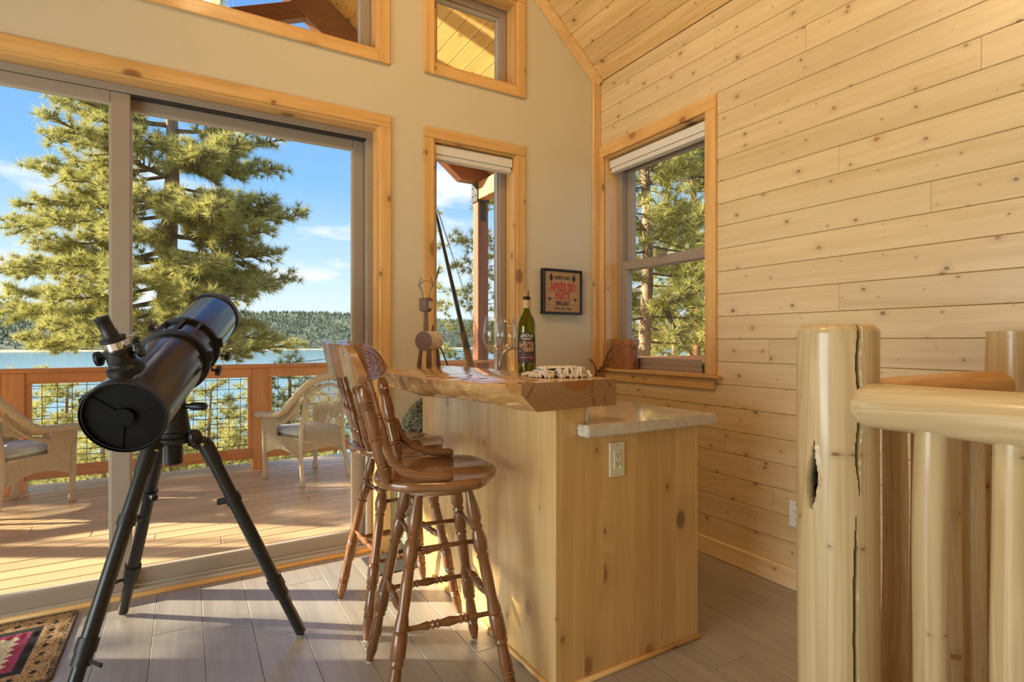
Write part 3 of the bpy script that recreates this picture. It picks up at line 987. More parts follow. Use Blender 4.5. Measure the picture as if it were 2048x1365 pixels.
# ---- dark pole with cords leaning outside the narrow window
pole = thing('leaning_pole', 'long dark pole with cords leaning outside the narrow window', 'pole', (1.98, 3.52, DZ))
pa, pb = V((0.03, 0, 0.0)), V((-0.57, -0.10, 2.20))
d_ = pb - pa
MB().tube([pa, pa + d_ * 0.60], 0.021, 10, flat=(1.3, 0.8)).build('shaft_sleeve', M['strap'], pole, smooth='auto')
MB().tube([pa + d_ * 0.55, pa + d_ * 0.58, pb], [0.026, 0.017, 0.008], 10).build('shaft', M['black'], pole, smooth='auto')
for q, off in enumerate((0.045, 0.065)):
    MB().tube([pa + V((off + 0.01, -0.03, 0.5)), pa + d_ * 0.97 + V((off * 0.15, -0.02, 0))], 0.0016, 5).build('cord', M['wire'], pole)
MB().tube([(-0.42, -0.03, 1.06), (-0.60, -0.05, 1.45)], 0.006, 6).build('brace_rod', M['black'], pole)
MB().tube([(-0.50, -0.04, 1.76), (-0.575, -0.06, 1.50)], 0.005, 6).build('brace_rod', M['black'], pole)


# ---- wicker armchairs
def wicker_chair(label, loc, rot):
    t = thing('wicker_armchair', label, 'chair', loc, rot, 'wicker armchairs on the deck')
    rim_half = [(0.30, 0.29, 0.585), (0.315, 0.16, 0.60), (0.318, 0.02, 0.605), (0.31, -0.08, 0.63), (0.285, -0.17, 0.715), (0.24, -0.245, 0.82), (0.15, -0.30, 0.905), (0.0, -0.32, 0.945)]
    full = [V((-x, y, z)) for x, y, z in rim_half] + [V(p) for p in rim_half[::-1][1:]]
    # smooth
    def cr(pts, n=5):
        out = []
        for i in range(len(pts) - 1):
            p0, p1, p2, p3 = pts[max(i - 1, 0)], pts[i], pts[i + 1], pts[min(i + 2, len(pts) - 1)]
            for s in range(n):
                u = s / n
                out.append(0.5 * ((2 * p1) + (p2 - p0) * u + (2 * p0 - 5 * p1 + 4 * p2 - p3) * u * u + (3 * p1 - p0 - 3 * p2 + p3) * u ** 3))
        out.append(pts[-1])
        return out
    rim = cr(full)
    nb = len(rim)
    # braided roll: radius ripples along its length
    MB().tube(rim, [0.034 + 0.004 * math.sin(i * 2.2) for i in range(nb)], 10, flat=(0.85, 1.15)).build('rolled_rim', M['wicker'], t, smooth=True)
    inner = [p + V((-0.035 * (1 if p.x > 0 else -1) * min(1, abs(p.x) / 0.2), 0.0, -0.075)) for p in rim[9:-9]]
    MB().tube(inner, 0.013, 8).build('inner_hoop', M['wicker'], t, smooth=True)
    # legs
    for sx in (-1, 1):
        MB().tube([(sx * 0.265, 0.245, 0.0), (sx * 0.265, 0.245, 0.03), (sx * 0.265, 0.245, 0.06), (sx * 0.265, 0.245, 0.08), (sx * 0.27, 0.25, 0.585)], [0.02, 0.028, 0.026, 0.019, 0.026], 10).build('front_leg', M['wicker'], t, smooth=True)
        MB().tube([(sx * 0.245, -0.285, 0.0), (sx * 0.242, -0.28, 0.05), (sx * 0.225, -0.225, 0.30), (sx * 0.215, -0.225, 0.46), (sx * 0.19, -0.262, 0.835)], [0.022, 0.019, 0.019, 0.019, 0.017], 10).build('rear_leg', M['wicker'], t, smooth=True)
    # woven panels: rows of upright canes
    def zr(y):      # height of the rim above a point along the side
        best = min((p for p in rim if p.x > 0), key=lambda p: abs(p.y - y))
        return best.z, best.x
    sw = MB()
    for sx in (-1, 1):
        n = 50
        for q in range(n + 1):
            y = -0.225 + 0.475 * q / n
            zt, xr_ = zr(y)
            xl = 0.225 + 0.045 * min(1, (y + 0.225) / 0.3)
            low = 0.30 - 0.075 * abs(2 * (q / n) - 1) ** 2
            sw.tube([(sx * xl, y, low), (sx * xl, y, 0.415)], 0.0052, 5)
            if y > 0.055:
                sw.tube([(sx * xl, y, 0.415), (sx * (xl + 0.03), y, zt)], 0.0052, 5)
            else:
                lo = 0.55 + 0.05 * max(0, (0.055 - y)) / 0.28
                if abs(y - 0.03) < 0.03: lo = 0.50
                if zt > lo + 0.02:
                    sw.tube([(sx * (xl + 0.015), y, lo), (sx * (xl * 0.6 + xr_ * 0.4), y, zt)], 0.0052, 5)
    o = sw.build('side_weave', M['wicker'], t); o['kind'] = 'stuff'
    bw = MB()
    n = 46
    for q in range(n + 1):
        x = -0.215 + 0.43 * q / n
        zt = 0.93 - 0.115 * (abs(x) / 0.24) ** 2
        low = 0.30 - 0.06 * abs(2 * q / n - 1) ** 2
        bw.tube([(x, -0.225, low), (x, -0.225, 0.45), (x * 0.98, -0.30 + 0.045 * (abs(x) / 0.22) ** 2, zt)], 0.0024, 5)
    for q in range(18):
        z = 0.30 + q * 0.0125
        if z < 0.45:
            bw.tube([(-0.215, -0.225, z), (0.215, -0.225, z)], 0.0036, 5)
    o = bw.build('back_weave', M['wicker'], t); o['kind'] = 'stuff'
    fw = MB()
    for q in range(53):
        x = -0.26 + 0.52 * q / 52
        low = 0.31 - 0.07 * abs(2 * q / 52 - 1) ** 2
        fw.tube([(x, 0.25, low), (x, 0.25, 0.415)], 0.0052, 5)
    o = fw.build('front_weave', M['wicker'], t); o['kind'] = 'stuff'
    # edging hoops under the arms, along the skirts
    for sx in (-1, 1):
        MB().tube([(sx * 0.268, 0.06, 0.42), (sx * 0.278, 0.055, 0.49), (sx * 0.275, 0.02, 0.535), (sx * 0.262, -0.06, 0.555), (sx * 0.232, -0.22, 0.60)], 0.010, 8).build('arm_loop', M['wicker'], t, smooth=True)
        MB().tube([(sx * (0.225 + 0.04 * k / 10), -0.225 + 0.0475 * k, 0.30 - 0.075 * abs(2 * k / 10 - 1) ** 2) for k in range(11)], 0.010, 8).build('skirt_edge', M['wicker'], t, smooth=True)
    MB().box(-0.24, 0.24, -0.21, 0.245, 0.395, 0.415).build('seat_deck', M['wicker'], t)
    MB().box(-0.235, 0.235, -0.205, 0.255, 0.417, 0.475).build('seat_cushion', M['cushion'], t, bevel=0.022, seg=3, smooth=True)
    return t


wicker_chair('wicker armchair seen from behind, right of the middle railing post', (0.945, 5.30, DZ), math.radians(25))
wicker_chair('wicker armchair cut by the left picture edge, seen from its side', (-1.135, 5.39, DZ), math.radians(-40))


# ================================================================== LAND, LAKE, TREES
def ground_z(x, y):
    z = -2.3 - 0.20 * max(0, y - 8)
    z += max(0, min(1, (x - 3) / 8)) * 1.6
    return max(z, -13.0) + 0.25 * math.sin(x * 0.7 + y * 0.35) * math.cos(y * 0.5)


land = MB()
land.grid(lambda u, v: (-70 + 150 * u, 6.3 + 62 * v ** 1.6, ground_z(-70 + 150 * u, 6.3 + 62 * v ** 1.6)), 90, 60)
lo_ = land.build('hillside', M['ground'], smooth=True)
tag(lo_, 'dry green hillside falling from the deck to the lake', 'hillside', kind='structure')
near_pad = MB().grid(lambda u, v: (-30 + 60 * u, -12 + 18.3 * v, -2.3 + max(0, min(1, (-30 + 60 * u - 3) / 8)) * 1.6), 30, 6)
np_ = near_pad.build('yard_ground', M['ground'])
tag(np_, 'bare ground under and beside the deck', 'ground', kind='structure')
LZ = -12.6
lake = MB().add([(-1800, 30, LZ), (1800, 30, LZ), (1800, 960, LZ), (-1800, 960, LZ)], [(0, 1, 2, 3)]).build('lake', M['water'])
tag(lake, 'pale blue lake below the far forested ridge', 'lake', kind='structure')


def far_z(x, y):
    r = (y - 900) / 330
    if r < 0: return LZ + 0.4
    n1 = 0.5 + 0.5 * math.sin(x * 0.006 + 1.0) * math.cos(x * 0.0023 + y * 0.004)
    n2 = 0.5 + 0.5 * math.sin(x * 0.021 + y * 0.017)
    prof = min(1, r) ** 0.8
    return LZ + 0.5 + prof * (66 + 9 * n1 + 4 * n2 - 0.012 * abs(x - 150) + (10 if x < -250 else 0)) - max(0, r - 1) * 60


hill = MB().grid(lambda u, v: (-1500 + 3300 * u, 885 + 460 * v, far_z(-1500 + 3300 * u, 885 + 460 * v)), 160, 30)
hl = hill.build('far_ridge', M['far_hill'], smooth=True)
tag(hl, 'low forested ridge across the lake', 'ridge', kind='structure')
sh = MB().grid(lambda u, v: (-1500 + 3300 * u, 872 + 40 * v + 8 * math.sin(u * 90), LZ + 0.2 + 2.6 * v), 120, 3).build('far_shore', M['shore'], hl)
# conifers on the ridge: thousands of small cones, one object
N_ = 16000
fx = rng.uniform(-900, 1500, N_); fy = 905 + 340 * rng.uniform(0, 1, N_) ** 0.9
hh = rng.uniform(3.5, 7.5, N_)
vs, fs = [], []
for x, y, h in zip(fx, fy, hh):
    z = far_z(x, y) - 0.5
    b_ = len(vs)
    w_ = h * 0.24
    vs += [(x - w_, y, z), (x, y - w_, z), (x + w_, y, z), (x, y + w_, z), (x, y, z + h)]
    fs += [(b_, b_ + 1, b_ + 4), (b_ + 1, b_ + 2, b_ + 4), (b_ + 2, b_ + 3, b_ + 4), (b_ + 3, b_, b_ + 4)]
ft = MB().add(vs, fs).build('ridge_forest', M['needles_far'])
tag(ft, 'distant conifer forest covering the ridge across the lake', 'forest', kind='stuff')
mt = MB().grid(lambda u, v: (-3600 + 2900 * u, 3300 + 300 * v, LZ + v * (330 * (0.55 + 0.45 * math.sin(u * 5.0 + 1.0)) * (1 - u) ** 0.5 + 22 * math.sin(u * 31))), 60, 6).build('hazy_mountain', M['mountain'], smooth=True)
tag(mt, 'pale hazy mountain beyond the lake at far left', 'mountain', kind='structure')


def needles_mesh(name, C_, D_, K, length, width, mat, parent, seed):
    r_ = np.random.default_rng(seed)
    N = len(C_)
    C_, D_ = np.asarray(C_, float), np.asarray(D_, float)
    d = r_.normal(size=(N, K, 3))
    d /= np.linalg.norm(d, axis=2, keepdims=True)
    d = d * 0.85 + D_[:, None, :] * 0.75
    d /= np.linalg.norm(d, axis=2, keepdims=True)
    L = length * r_.uniform(0.6, 1.1, (N, K, 1)) * r_.uniform(0.75, 1.25, (N, 1, 1))
    s = np.cross(d, r_.normal(size=(N, K, 3)))
    s /= np.linalg.norm(s, axis=2, keepdims=True)
    base = C_[:, None, :] + d * L * 0.05
    tri = np.stack([base + s * width * 0.5, base - s * width * 0.5, C_[:, None, :] + d * L], axis=2).reshape(-1, 3)
    nt = N * K
    me = bpy.data.meshes.new(name)
    me.vertices.add(nt * 3)
    me.vertices.foreach_set('co', tri.astype(np.float32).ravel())
    me.loops.add(nt * 3)
    me.loops.foreach_set('vertex_index', np.arange(nt * 3, dtype=np.int32))
    me.polygons.add(nt)
    me.polygons.foreach_set('loop_start', np.arange(0, nt * 3, 3, dtype=np.int32))
    me.polygons.foreach_set('loop_total', np.full(nt, 3, dtype=np.int32))
    me.update(calc_edges=True)
    me.materials.append(mat)
    o = bpy.data.objects.new(name, me)
    COL.objects.link(o)
    o.parent = parent
    o['kind'] = 'stuff'
    return o


def pine(label, base, height, r0, crown=0.2, spread=3.0, nbr=40, K=30, tl=0.2, tw=0.013, seed=1, extra=(), bark='bark', dens=1.0, group=None, lean=(0, 0), name='pine_tree', droop=0.1):
    """trunk, limbs and needle tufts; extra: (height, tip offset) of particular limbs"""
    r_ = random.Random(seed)
    base = V(base)
    t = thing(name, label, 'tree', base, 0, group)
    axis = lambda h: V((lean[0] * h / height + 0.06 * math.sin(h * 0.9 + seed), lean[1] * h / height + 0.06 * math.cos(h * 0.8), h))
    n = 16
    MB().tube([axis(height * k / n) for k in range(n + 1)], [r0 * (1.12 - 0.98 * (k / n) ** 0.9) for k in range(n + 1)], 12).build('trunk', M[bark], t, smooth=True)
    limbs = MB()
    C_, D_ = [], []
    todo = []
    for k in range(nbr):
        f = crown + (1 - crown) * ((k + r_.random()) / nbr) ** 0.95
        az = k * 2.399 + r_.uniform(-0.4, 0.4)
        prof = min(1.0, (1.04 - f) / (1 - crown) * 1.5) ** 0.8
        L = spread * prof * r_.uniform(0.65, 1.08)
        rise = (-droop + 0.55 * max(0, f - 0.5) + r_.uniform(-0.08, 0.12)) * L
        todo.append((f * height, V((math.cos(az) * L, math.sin(az) * L, rise))))
    for h, off in extra:
        todo.append((h, V(off)))
    for h, off in todo:
        A = axis(h)
        L = off.length
        mid = A + off * 0.5 + V((r_.uniform(-.06, .06) * L, r_.uniform(-.06, .06) * L, -0.05 * L))
        tip = A + off + V((0, 0, 0.05 * L))
        pts = []
        m = 7
        for q in range(m + 1):
            u = q / m
            pts.append(A * (1 - u) ** 2 + mid * 2 * u * (1 - u) + tip * u * u)
        rb_ = max(0.012, r0 * 0.22 * min(1, L / 3))
        limbs.tube(pts, [rb_ * (1 - 0.85 * q / m) for q in range(m + 1)], 5)
        dirn = off.normalized()
        side = dirn.cross(V((0, 0, 1))).normalized()
        ns = max(4, int(L / 0.15 * dens))
        for q in range(ns):
            u = 0.22 + 0.78 * (q + r_.random()) / ns
            P = A * (1 - u) ** 2 + mid * 2 * u * (1 - u) + tip * u * u
            sl_ = (0.16 + 0.24 * L * (1.15 - u)) * r_.uniform(0.5, 1.2)
            sd_ = (side * (1 if q % 2 else -1) * r_.uniform(0.5, 1) + dirn * r_.uniform(0.3, 0.9) + V((0, 0, r_.uniform(-0.45, 0.75)))).normalized()
            Q = P + sd_ * sl_
            limbs.tube([P, P + sd_ * sl_ * 0.5 + V((0, 0, 0.02)), Q], [rb_ * 0.3, rb_ * 0.22, 0.004], 4)
            nt_ = max(1, int(sl_ / 0.13))
            for w2 in range(nt_):
                g = 1 - 0.75 * w2 / max(1, nt_)
                C_.append(tuple(P + (Q - P) * g + V((r_.uniform(-.04, .04), r_.uniform(-.04, .04), r_.uniform(-.03, .05)))))
                dd = (sd_ + V((0, 0, 0.55)) + V((r_.uniform(-.5, .5), r_.uniform(-.5, .5), r_.uniform(-.3, .4)))).normalized()
                D_.append(tuple(dd))
        C_.append(tuple(tip)); D_.append(tuple((dirn + V((0, 0, 0.4))).normalized()))
    limbs.build('limbs', M['twig'], t)
    needles_mesh('needles', C_, D_, K, tl, tw, M['needles'], t, seed)
    return t


# the big pine before the deck: limbs read from the photograph, set at their own distances
Z_T = 14.0
tb = at_depth(340, 682, Z_T)
base = V((tb.x, tb.y, ground_z(tb.x, tb.y) - 0.1))
HT = 15.0


def limb(v0, u1, v1, dd):
    a = at_depth(340, v0, Z_T)
    b_ = at_depth(u1, v1, Z_T + dd)
    return (a.z - base.z, b_ - V((tb.x, tb.y, a.z)))


LIMBS = [limb(*q) for q in [
    (262, 520, 255, -0.5), (300, 560, 290, 0.4), (330, 545, 350, -1.0), (330, 470, 300, -1.5), (372, 500, 400, 1.0), (440, 605, 442, 0.2), (430, 545, 420, -1.2),
    (470, 530, 480, -1.6), (500, 560, 520, -0.6), (535, 590, 570, 0.3), (550, 540, 590, -1.5), (560, 500, 610, 1.4), (610, 520, 665, -0.8), (640, 555, 690, 0.6), (650, 470, 700, -1.8),
    (250, 110, 215, 0.3), (280, 95, 290, -0.8), (300, 150, 270, -1.6), (330, 60, 350, 0.5), (350, 120, 370, -1.4), (390, 45, 420, -0.3), (400, 25, 470, 0.8), (430, 110, 450, -1.8),
    (470, 70, 500, -1.0), (500, 10, 555, 0.2), (520, 120, 540, -2.0), (550, 30, 600, -0.6), (570, 100, 610, -1.7), (600, 20, 640, 0.8), (620, 90, 670, -1.2), (640, 150, 690, -2.0), (660, 60, 700, 0.2),
    (300, 200, 250, -2.2), (400, 220, 400, -2.6), (480, 230, 470, -2.6), (560, 240, 560, -2.8), (330, 420, 320, -2.4), (430, 440, 430, -2.6), (520, 430, 540, -2.4), (600, 420, 640, -2.2),
    (150, 470, 60, -1.0), (120, 440, 8, 0.3), (170, 250, 130, -1.2), (200, 480, 160, 0.6), (210, 150, 160, 0.2), (110, 250, 70, 0.5)]]
pine('large sunlit pine with a thick trunk beyond the middle of the glass door', base, HT, 0.34, crown=0.30, spread=3.2, nbr=16, K=42, tl=0.24, tw=0.0145, seed=5, extra=LIMBS, dens=1.9, group='pines')


def gpos(u, d):
    p = at_depth(u, 682, d)
    return V((p.x, p.y, ground_z(p.x, p.y) - 0.1))


# pines behind the deck railing, their crowns below eye level
for (u, d, top, sp, sd_, lab) in [
    (140, 11.5, 0.35, 1.7, 21, 'low pine crown behind railing, left of the big pine'),
    (420, 12.0, 0.2, 1.7, 22, 'low pine crown behind railing, below the telescope tube'),
    (575, 14.5, 0.75, 1.6, 23, 'small pine behind railing, over the right wicker chair'),
    (665, 11.0, 0.0, 1.7, 24, 'low pine crown behind railing beside the bar stools'),
    (10, 15.5, 0.3, 2.0, 25, 'low pine crown behind railing at the left picture edge'),
    (265, 18.0, -0.4, 2.2, 26, 'low pine crown behind railing, behind the door mullion'),
    (500, 19.0, -0.2, 2.2, 27, 'low pine crown behind the middle railing post'),
    (85, 20.0, 0.2, 2.4, 28, 'second row pine crown right of the left wicker chair'),
    (345, 24.0, -0.6, 2.6, 29, 'second row pine crown under the big pine'),
    (610, 22.0, -0.1, 2.4, 30, 'second row pine crown above the right wicker chair'),
    (215, 9.8, -0.5, 1.3, 34, 'low pine crown close behind the railing at the mullion'),
    (480, 9.6, -0.4, 1.3, 35, 'low pine crown close behind the railing beside the middle post'),
    (340, 10.2, -0.6, 1.4, 36, 'low pine crown close behind the railing under the tripod head')]:
    p = gpos(u, d)
    pine(lab, p, top - p.z, 0.11, crown=0.05, spread=sp, nbr=38, K=32, tl=0.22, tw=0.014, seed=sd_, dens=1.5, group='pines')
# pines seen through the narrow window
p = gpos(838, 17.0)
pine('sparse pine at the left side of the narrow window', p, 9.5, 0.13, crown=0.2, spread=1.9, nbr=34, K=30, tl=0.22, tw=0.016, seed=31, dens=0.9, group='pines')
p = gpos(1016, 14.0)
pine('slender yellow-green pine behind the roof post', p, 12.0, 0.14, crown=0.1, spread=1.6, nbr=60, K=34, tl=0.22, tw=0.014, seed=32, dens=1.5, group='pines')
p = gpos(905, 24.0)
pine('low dark pine under the leaning pole', p, 3.9, 0.12, crown=0.1, spread=1.6, nbr=30, K=28, tl=0.25, tw=0.018, seed=33, group='pines')
# pines seen through the right window
p = gpos(1287, 9.6)
t41 = pine('thick-barked pine at the left side of the pine-wall window', p, 11.0, 0.14, crown=0.27, spread=2.5, nbr=95, K=44, tl=0.22, tw=0.011, seed=41, dens=1.8, group='pines')
MB().tube([at_depth(u_, v_, d_) - t41.location for u_, v_, d_ in ((1287, 600, 9.6), (1312, 606, 9.4), (1334, 622, 9.3), (1346, 655, 9.2), (1366, 690, 9.1), (1392, 720, 9.0))],
          [0.06, 0.055, 0.05, 0.042, 0.03, 0.015], 8).build('arching_bough', M['twig'], t41, smooth=True)
p = gpos(1392, 17.0)
pine('thin reddish pine trunk at the right side of the pine-wall window', p, 14.5, 0.15, crown=0.50, spread=1.7, nbr=34, K=32, tl=0.24, tw=0.015, seed=42, dens=1.5, group='pines', bark='bark_red')
p = gpos(1345, 23.0)
pine('bushy pine filling the lower part of the pine-wall window', p, 7.5, 0.16, crown=0.05, spread=2.8, nbr=54, K=34, tl=0.32, tw=0.02, seed=43, dens=1.5, group='pines')
p = gpos(1450, 15.0)
pine('pine beyond the right edge of the pine-wall window', p, 11.0, 0.16, crown=0.25, spread=2.3, nbr=50, K=34, tl=0.24, tw=0.014, seed=44, dens=1.5, group='pines')
# pines out of view, added to filter the low sun over deck and room
for (x, y, h, r_, cr_, sp, nb, sd_, lab) in [
    (-6.5, 6.05, 8.4, 0.11, 0.38, 0.55, 90, 51, 'slim pine beside the deck, left outside the picture'),
    (-7.0, 10.6, 10.4, 0.15, 0.30, 2.3, 110, 52, 'broad pine before the deck, left outside the picture'),
    (-7.0, 8.18, 9.0, 0.06, 0.76, 0.6, 50, 53, 'added sun-blocking pine with a high crown, left outside the picture')]:  # unseen, crown set high to block a sunbeam through the narrow window
    pine(lab, (x, y, ground_z(x, y) - 0.1), h, r_, crown=cr_, spread=sp, nbr=nb, K=26, tl=0.22, tw=0.018, seed=sd_, dens=1.7, group='pines')
# overhead cables crossing the slope
for k, (ua, va, ub, vb, lab) in enumerate([(380, 742, 760, 708, 'thin overhead cable crossing the lake view'), (780, 693, 1010, 688, 'upper thin cable crossing the narrow window'), (780, 706, 1010, 699, 'lower thin cable crossing the narrow window')]):
    c_ = MB().tube([at_depth(ua, va, 24), at_depth((ua + ub) / 2, (va + vb) / 2 + 2, 23), at_depth(ub, vb, 22)], 0.017, 6).build('overhead_cable', M['wire'])
    tag(c_, lab, 'cable', 'overhead cables')

# ================================================================== BAR ISLAND
IX0, IX1, IXH, IY0, IY1 = 1.08, 1.782, 1.205, 1.531, 2.765
isl = thing('bar_island', 'pine board bar island with raised half wall', 'cabinet', ((IX0 + IX1) / 2, (IY0 + IY1) / 2, 0))
ox, oy = -(IX0 + IX1) / 2, -(IY0 + IY1) / 2


def ib(name, x0, x1, y0, y1, z0, z1, mat, bevel=0.0, parent=isl):
    return bx(name, x0 + ox, x1 + ox, y0 + oy, y1 + oy, z0, z1, mat, parent, bevel=bevel)


ib('half_wall_core', IX0 + 0.018, IXH - 0.002, IY0 + 0.018, IY1 - 0.018, 0.0, 0.968, M['island'])
ib('cabinet_core', IXH, IX1 - 0.018, IY0 + 0.018, IY1 - 0.018, 0.0, 0.870, M['island'])
# long side panel facing the stools: edge-glued boards in two panels
ys = [1.531, 1.640, 1.735, 1.850, 1.945, 2.05, 2.16, 2.27, 2.365, 2.47, 2.58, 2.68, 2.765]
for a, b in zip(ys[:-1], ys[1:]):
    ib('side_board', IX0, IX0 + 0.0178, a + 0.0002, b - 0.0002, 0.0, 0.974, M['island'], bevel=0.0008)
xs_ = [1.0982, 1.205, 1.29, 1.375, 1.46, 1.565, 1.66, 1.7635]
for k, (a, b) in enumerate(zip(xs_[:-1], xs_[1:])):
    ib('end_board', a + 0.0002, b - 0.0002, IY0, IY0 + 0.0178, 0.0, 0.974 if b < 1.21 else 0.8735, M['island'], bevel=0.0008)
    ib('far_board', a + 0.0002, b - 0.0002, IY1 - 0.0178, IY1, 0.0, 0.974 if b < 1.21 else 0.8735, M['island'], bevel=0.0008)
ib('back_panel', IX1 - 0.0178, IX1, IY0, IY1, 0.0, 0.8735, M['island'])
# half round moulding along the floor
MB().tube([(IX0 + ox - 0.004, IY1 + oy, 0.007), (IX0 + ox - 0.004, IY0 + oy - 0.004, 0.007)], 0.011, 8).build('base_moulding', M['trim_y'], isl, smooth=True)
MB().tube([(IX0 + ox - 0.004, IY0 + oy - 0.004, 0.007), (IX1 + ox + 0.004, IY0 + oy - 0.004, 0.007)], 0.011, 8).build('base_moulding', M['trim_x'], isl, smooth=True)

ct = thing('stone_worktop', 'veined pale stone worktop on the bar island', 'worktop', (1.51, 2.13, 0.8745))
b = MB().prism([(-0.342, -0.665), (0.312, -0.665), (0.312, 0.64), (-0.3045, 0.64), (-0.3045, -0.600), (-0.342, -0.600)], 2, 0.0, 0.040)
b.build('worktop', M['stone'], ct, bevel=0.005, seg=2)
MB().box(-0.3045, -0.288, -0.598, 0.63, 0.0405, 0.095).build('upstand', M['stone'], ct, bevel=0.002)

# ---- live-edge slab: lofted sections along its length
SL0 = V((1.09, 2.13, 0.975))
sl_root = thing('live_edge_bar_top', 'thick glossy live-edge wooden slab on top of the bar', 'bar top', SL0)
# y, top-left x, belly x, belly z, bottom-left x, right x
SEC = [(1.472, 0.905, 0.905, 1.035, 0.968, 1.326), (1.492, 0.838, 0.868, 1.030, 0.965, 1.328), (1.56, 0.812, 0.842, 1.020, 0.960, 1.325), (1.66, 0.785, 0.815, 1.022, 0.958, 1.305),
       (1.78, 0.755, 0.785, 1.020, 0.955, 1.292), (1.90, 0.738, 0.770, 1.020, 0.945, 1.285), (2.00, 0.738, 0.765, 1.015, 0.900, 1.280), (2.08, 0.742, 0.760, 1.005, 0.872, 1.275),
       (2.16, 0.742, 0.765, 1.010, 0.880, 1.270), (2.28, 0.742, 0.775, 1.025, 0.888, 1.264), (2.40, 0.755, 0.790, 1.025, 0.880, 1.256), (2.52, 0.780, 0.805, 1.025, 0.872, 1.245),
       (2.64, 0.845, 0.865, 1.025, 0.885, 1.232), (2.735, 0.96, 0.97, 1.025, 0.985, 1.222), (2.775, 1.08, 1.085, 1.025, 1.09, 1.215)]


def lerp_sec(y):
    for a, b in zip(SEC[:-1], SEC[1:]):
        if a[0] <= y <= b[0]:
            u = (y - a[0]) / (b[0] - a[0])
            u = u * u * (3 - 2 * u)
            return [p + (q - p) * u for p, q in zip(a, b)]
    return list(SEC[-1])


rgs = []
NY = 90
for k in range(NY + 1):
    y = 1.472 + (2.775 - 1.472) * k / NY
    s = lerp_sec(y)
    wob = 0.006 * math.sin(y * 23) + 0.004 * math.sin(y * 51 + 1)
    fade = min(1, (y - 1.472) / 0.1)
    tl_, be, bz, bl_, xr = s[1] + wob * fade, s[2] + wob * fade * 1.5, s[3], s[4] + wob * fade * 2.0, s[5]
    yo = lambda x: y + (x - 0.90) * 0.075 * max(0, 1 - (y - 1.472) / 0.15)
    pts = [(xr, 1.070), (tl_ + 0.006, 1.070), (tl_, 1.066), ((tl_ + be) / 2 - 0.006 * fade, (1.066 + bz) / 2), (be, bz), ((be + bl_) / 2 - 0.010 * fade, (bz + 0.975) / 2 - 0.004 * fade), (bl_, 0.9755), (xr, 0.9755)]
    rgs.append([(x - SL0.x, yo(x) - SL0.y, z - SL0.z) for x, z in pts])
b = MB().rings(rgs)
# near end cap gets end grain
nf = len(b.f)
b.m = [0] * nf
b.m[nf - 2] = 1
o = b.build('slab', [M['slab'], M['endgrain']], sl_root, smooth='auto', angle=35)
# drying cracks in the end face
for pts in ([(1.215, 1.062), (1.206, 1.045), (1.208, 1.03), (1.200, 1.022)], [(1.203, 1.018), (1.212, 1.008), (1.209, 1.000), (1.218, 0.992), (1.214, 0.978)], [(0.958, 1.069), (0.945, 1.05), (0.935, 1.035), (0.921, 1.022)],
            [(1.277, 1.066), (1.290, 1.05), (1.302, 1.036)], [(1.265, 1.015), (1.270, 1.0), (1.266, 0.985)]):
    pp = [(x - SL0.x, 1.472 + (x - 0.90) * 0.075 - SL0.y - 0.0002, z - SL0.z) for x, z in pts]
    MB().tube(pp, [0.0006] + [0.0014] * (len(pp) - 2) + [0.0005], 5).build('drying_crack', M['slot'], sl_root)


# ---- power outlets
def outlet(label, loc, rotz, plate, slots=True):
    t = thing('power_outlet', label, 'outlet', loc, rotz)
    MB().box(-0.036, 0.036, -0.006, 0.0, -0.0625, 0.0625).build('cover_plate', plate, t, bevel=0.0022)
    MB().box(-0.017, 0.017, -0.0085, -0.0055, -0.034, 0.034).build('receptacle', plate, t, bevel=0.001)
    for zc in (0.016, -0.018):
        for dx, w_ in ((-0.0065, 0.0012), (0.0065, 0.0012)):
            MB().box(dx - w_, dx + w_, -0.0088, -0.0075, zc, zc + 0.008).build('slot', M['slot'], t)
        MB().lathe([(0.0024, 0), (0.0024, 0.001)], 8, (0, -0.0078, zc - 0.005), (0, -1, 0)).build('slot', M['slot'], t)
    for zc in (-0.053, 0.053):
        MB().lathe([(0.003, 0), (0.003, 0.001)], 8, (0, -0.0055, zc), (0, -1, 0)).build('screw', M['steel'], t)
    return t


op = outlet('ivory power outlet on the end of the bar island', (1.350, IY0 - 0.0003, 0.772), 0, M['ivory'])
MB().lathe([(0.0022, 0), (0.0016, 0.0012)], 8, (0.011, -0.0083, -0.029), (0, -1, 0)).build('indicator_light', M['led'], op)
outlet('white power outlet low on the pine wall behind the log post', (2.5297, 1.575, 0.365), PI / 2 * -1, M['white_plastic'])

# ---- faucet on the worktop
fa = thing('bar_faucet', 'brushed nickel gooseneck faucet behind the wine glasses', 'faucet', (1.335, 2.37, 0.9147))
MB().lathe([(0.026, 0), (0.026, 0.006), (0.018, 0.012), (0.016, 0.05), (0.0125, 0.055)], 20).build('base', M['steel'], fa, smooth='auto')
arc = [(0, 0, 0.05), (0, 0, 0.17)] + [(0.085 - 0.085 * math.cos(PI * k / 12), 0, 0.175 + 0.085 * math.sin(PI * k / 12)) for k in range(13)] + [(0.17, 0, 0.15)]
MB().tube(arc, 0.0115, 14).build('spout', M['steel'], fa, smooth=True)
MB().tube([(0, -0.015, 0.035), (0, -0.06, 0.06)], 0.005, 8).build('lever', M['steel'], fa, smooth=True)

# ================================================================== THINGS ON THE BAR
TOP = 1.0704
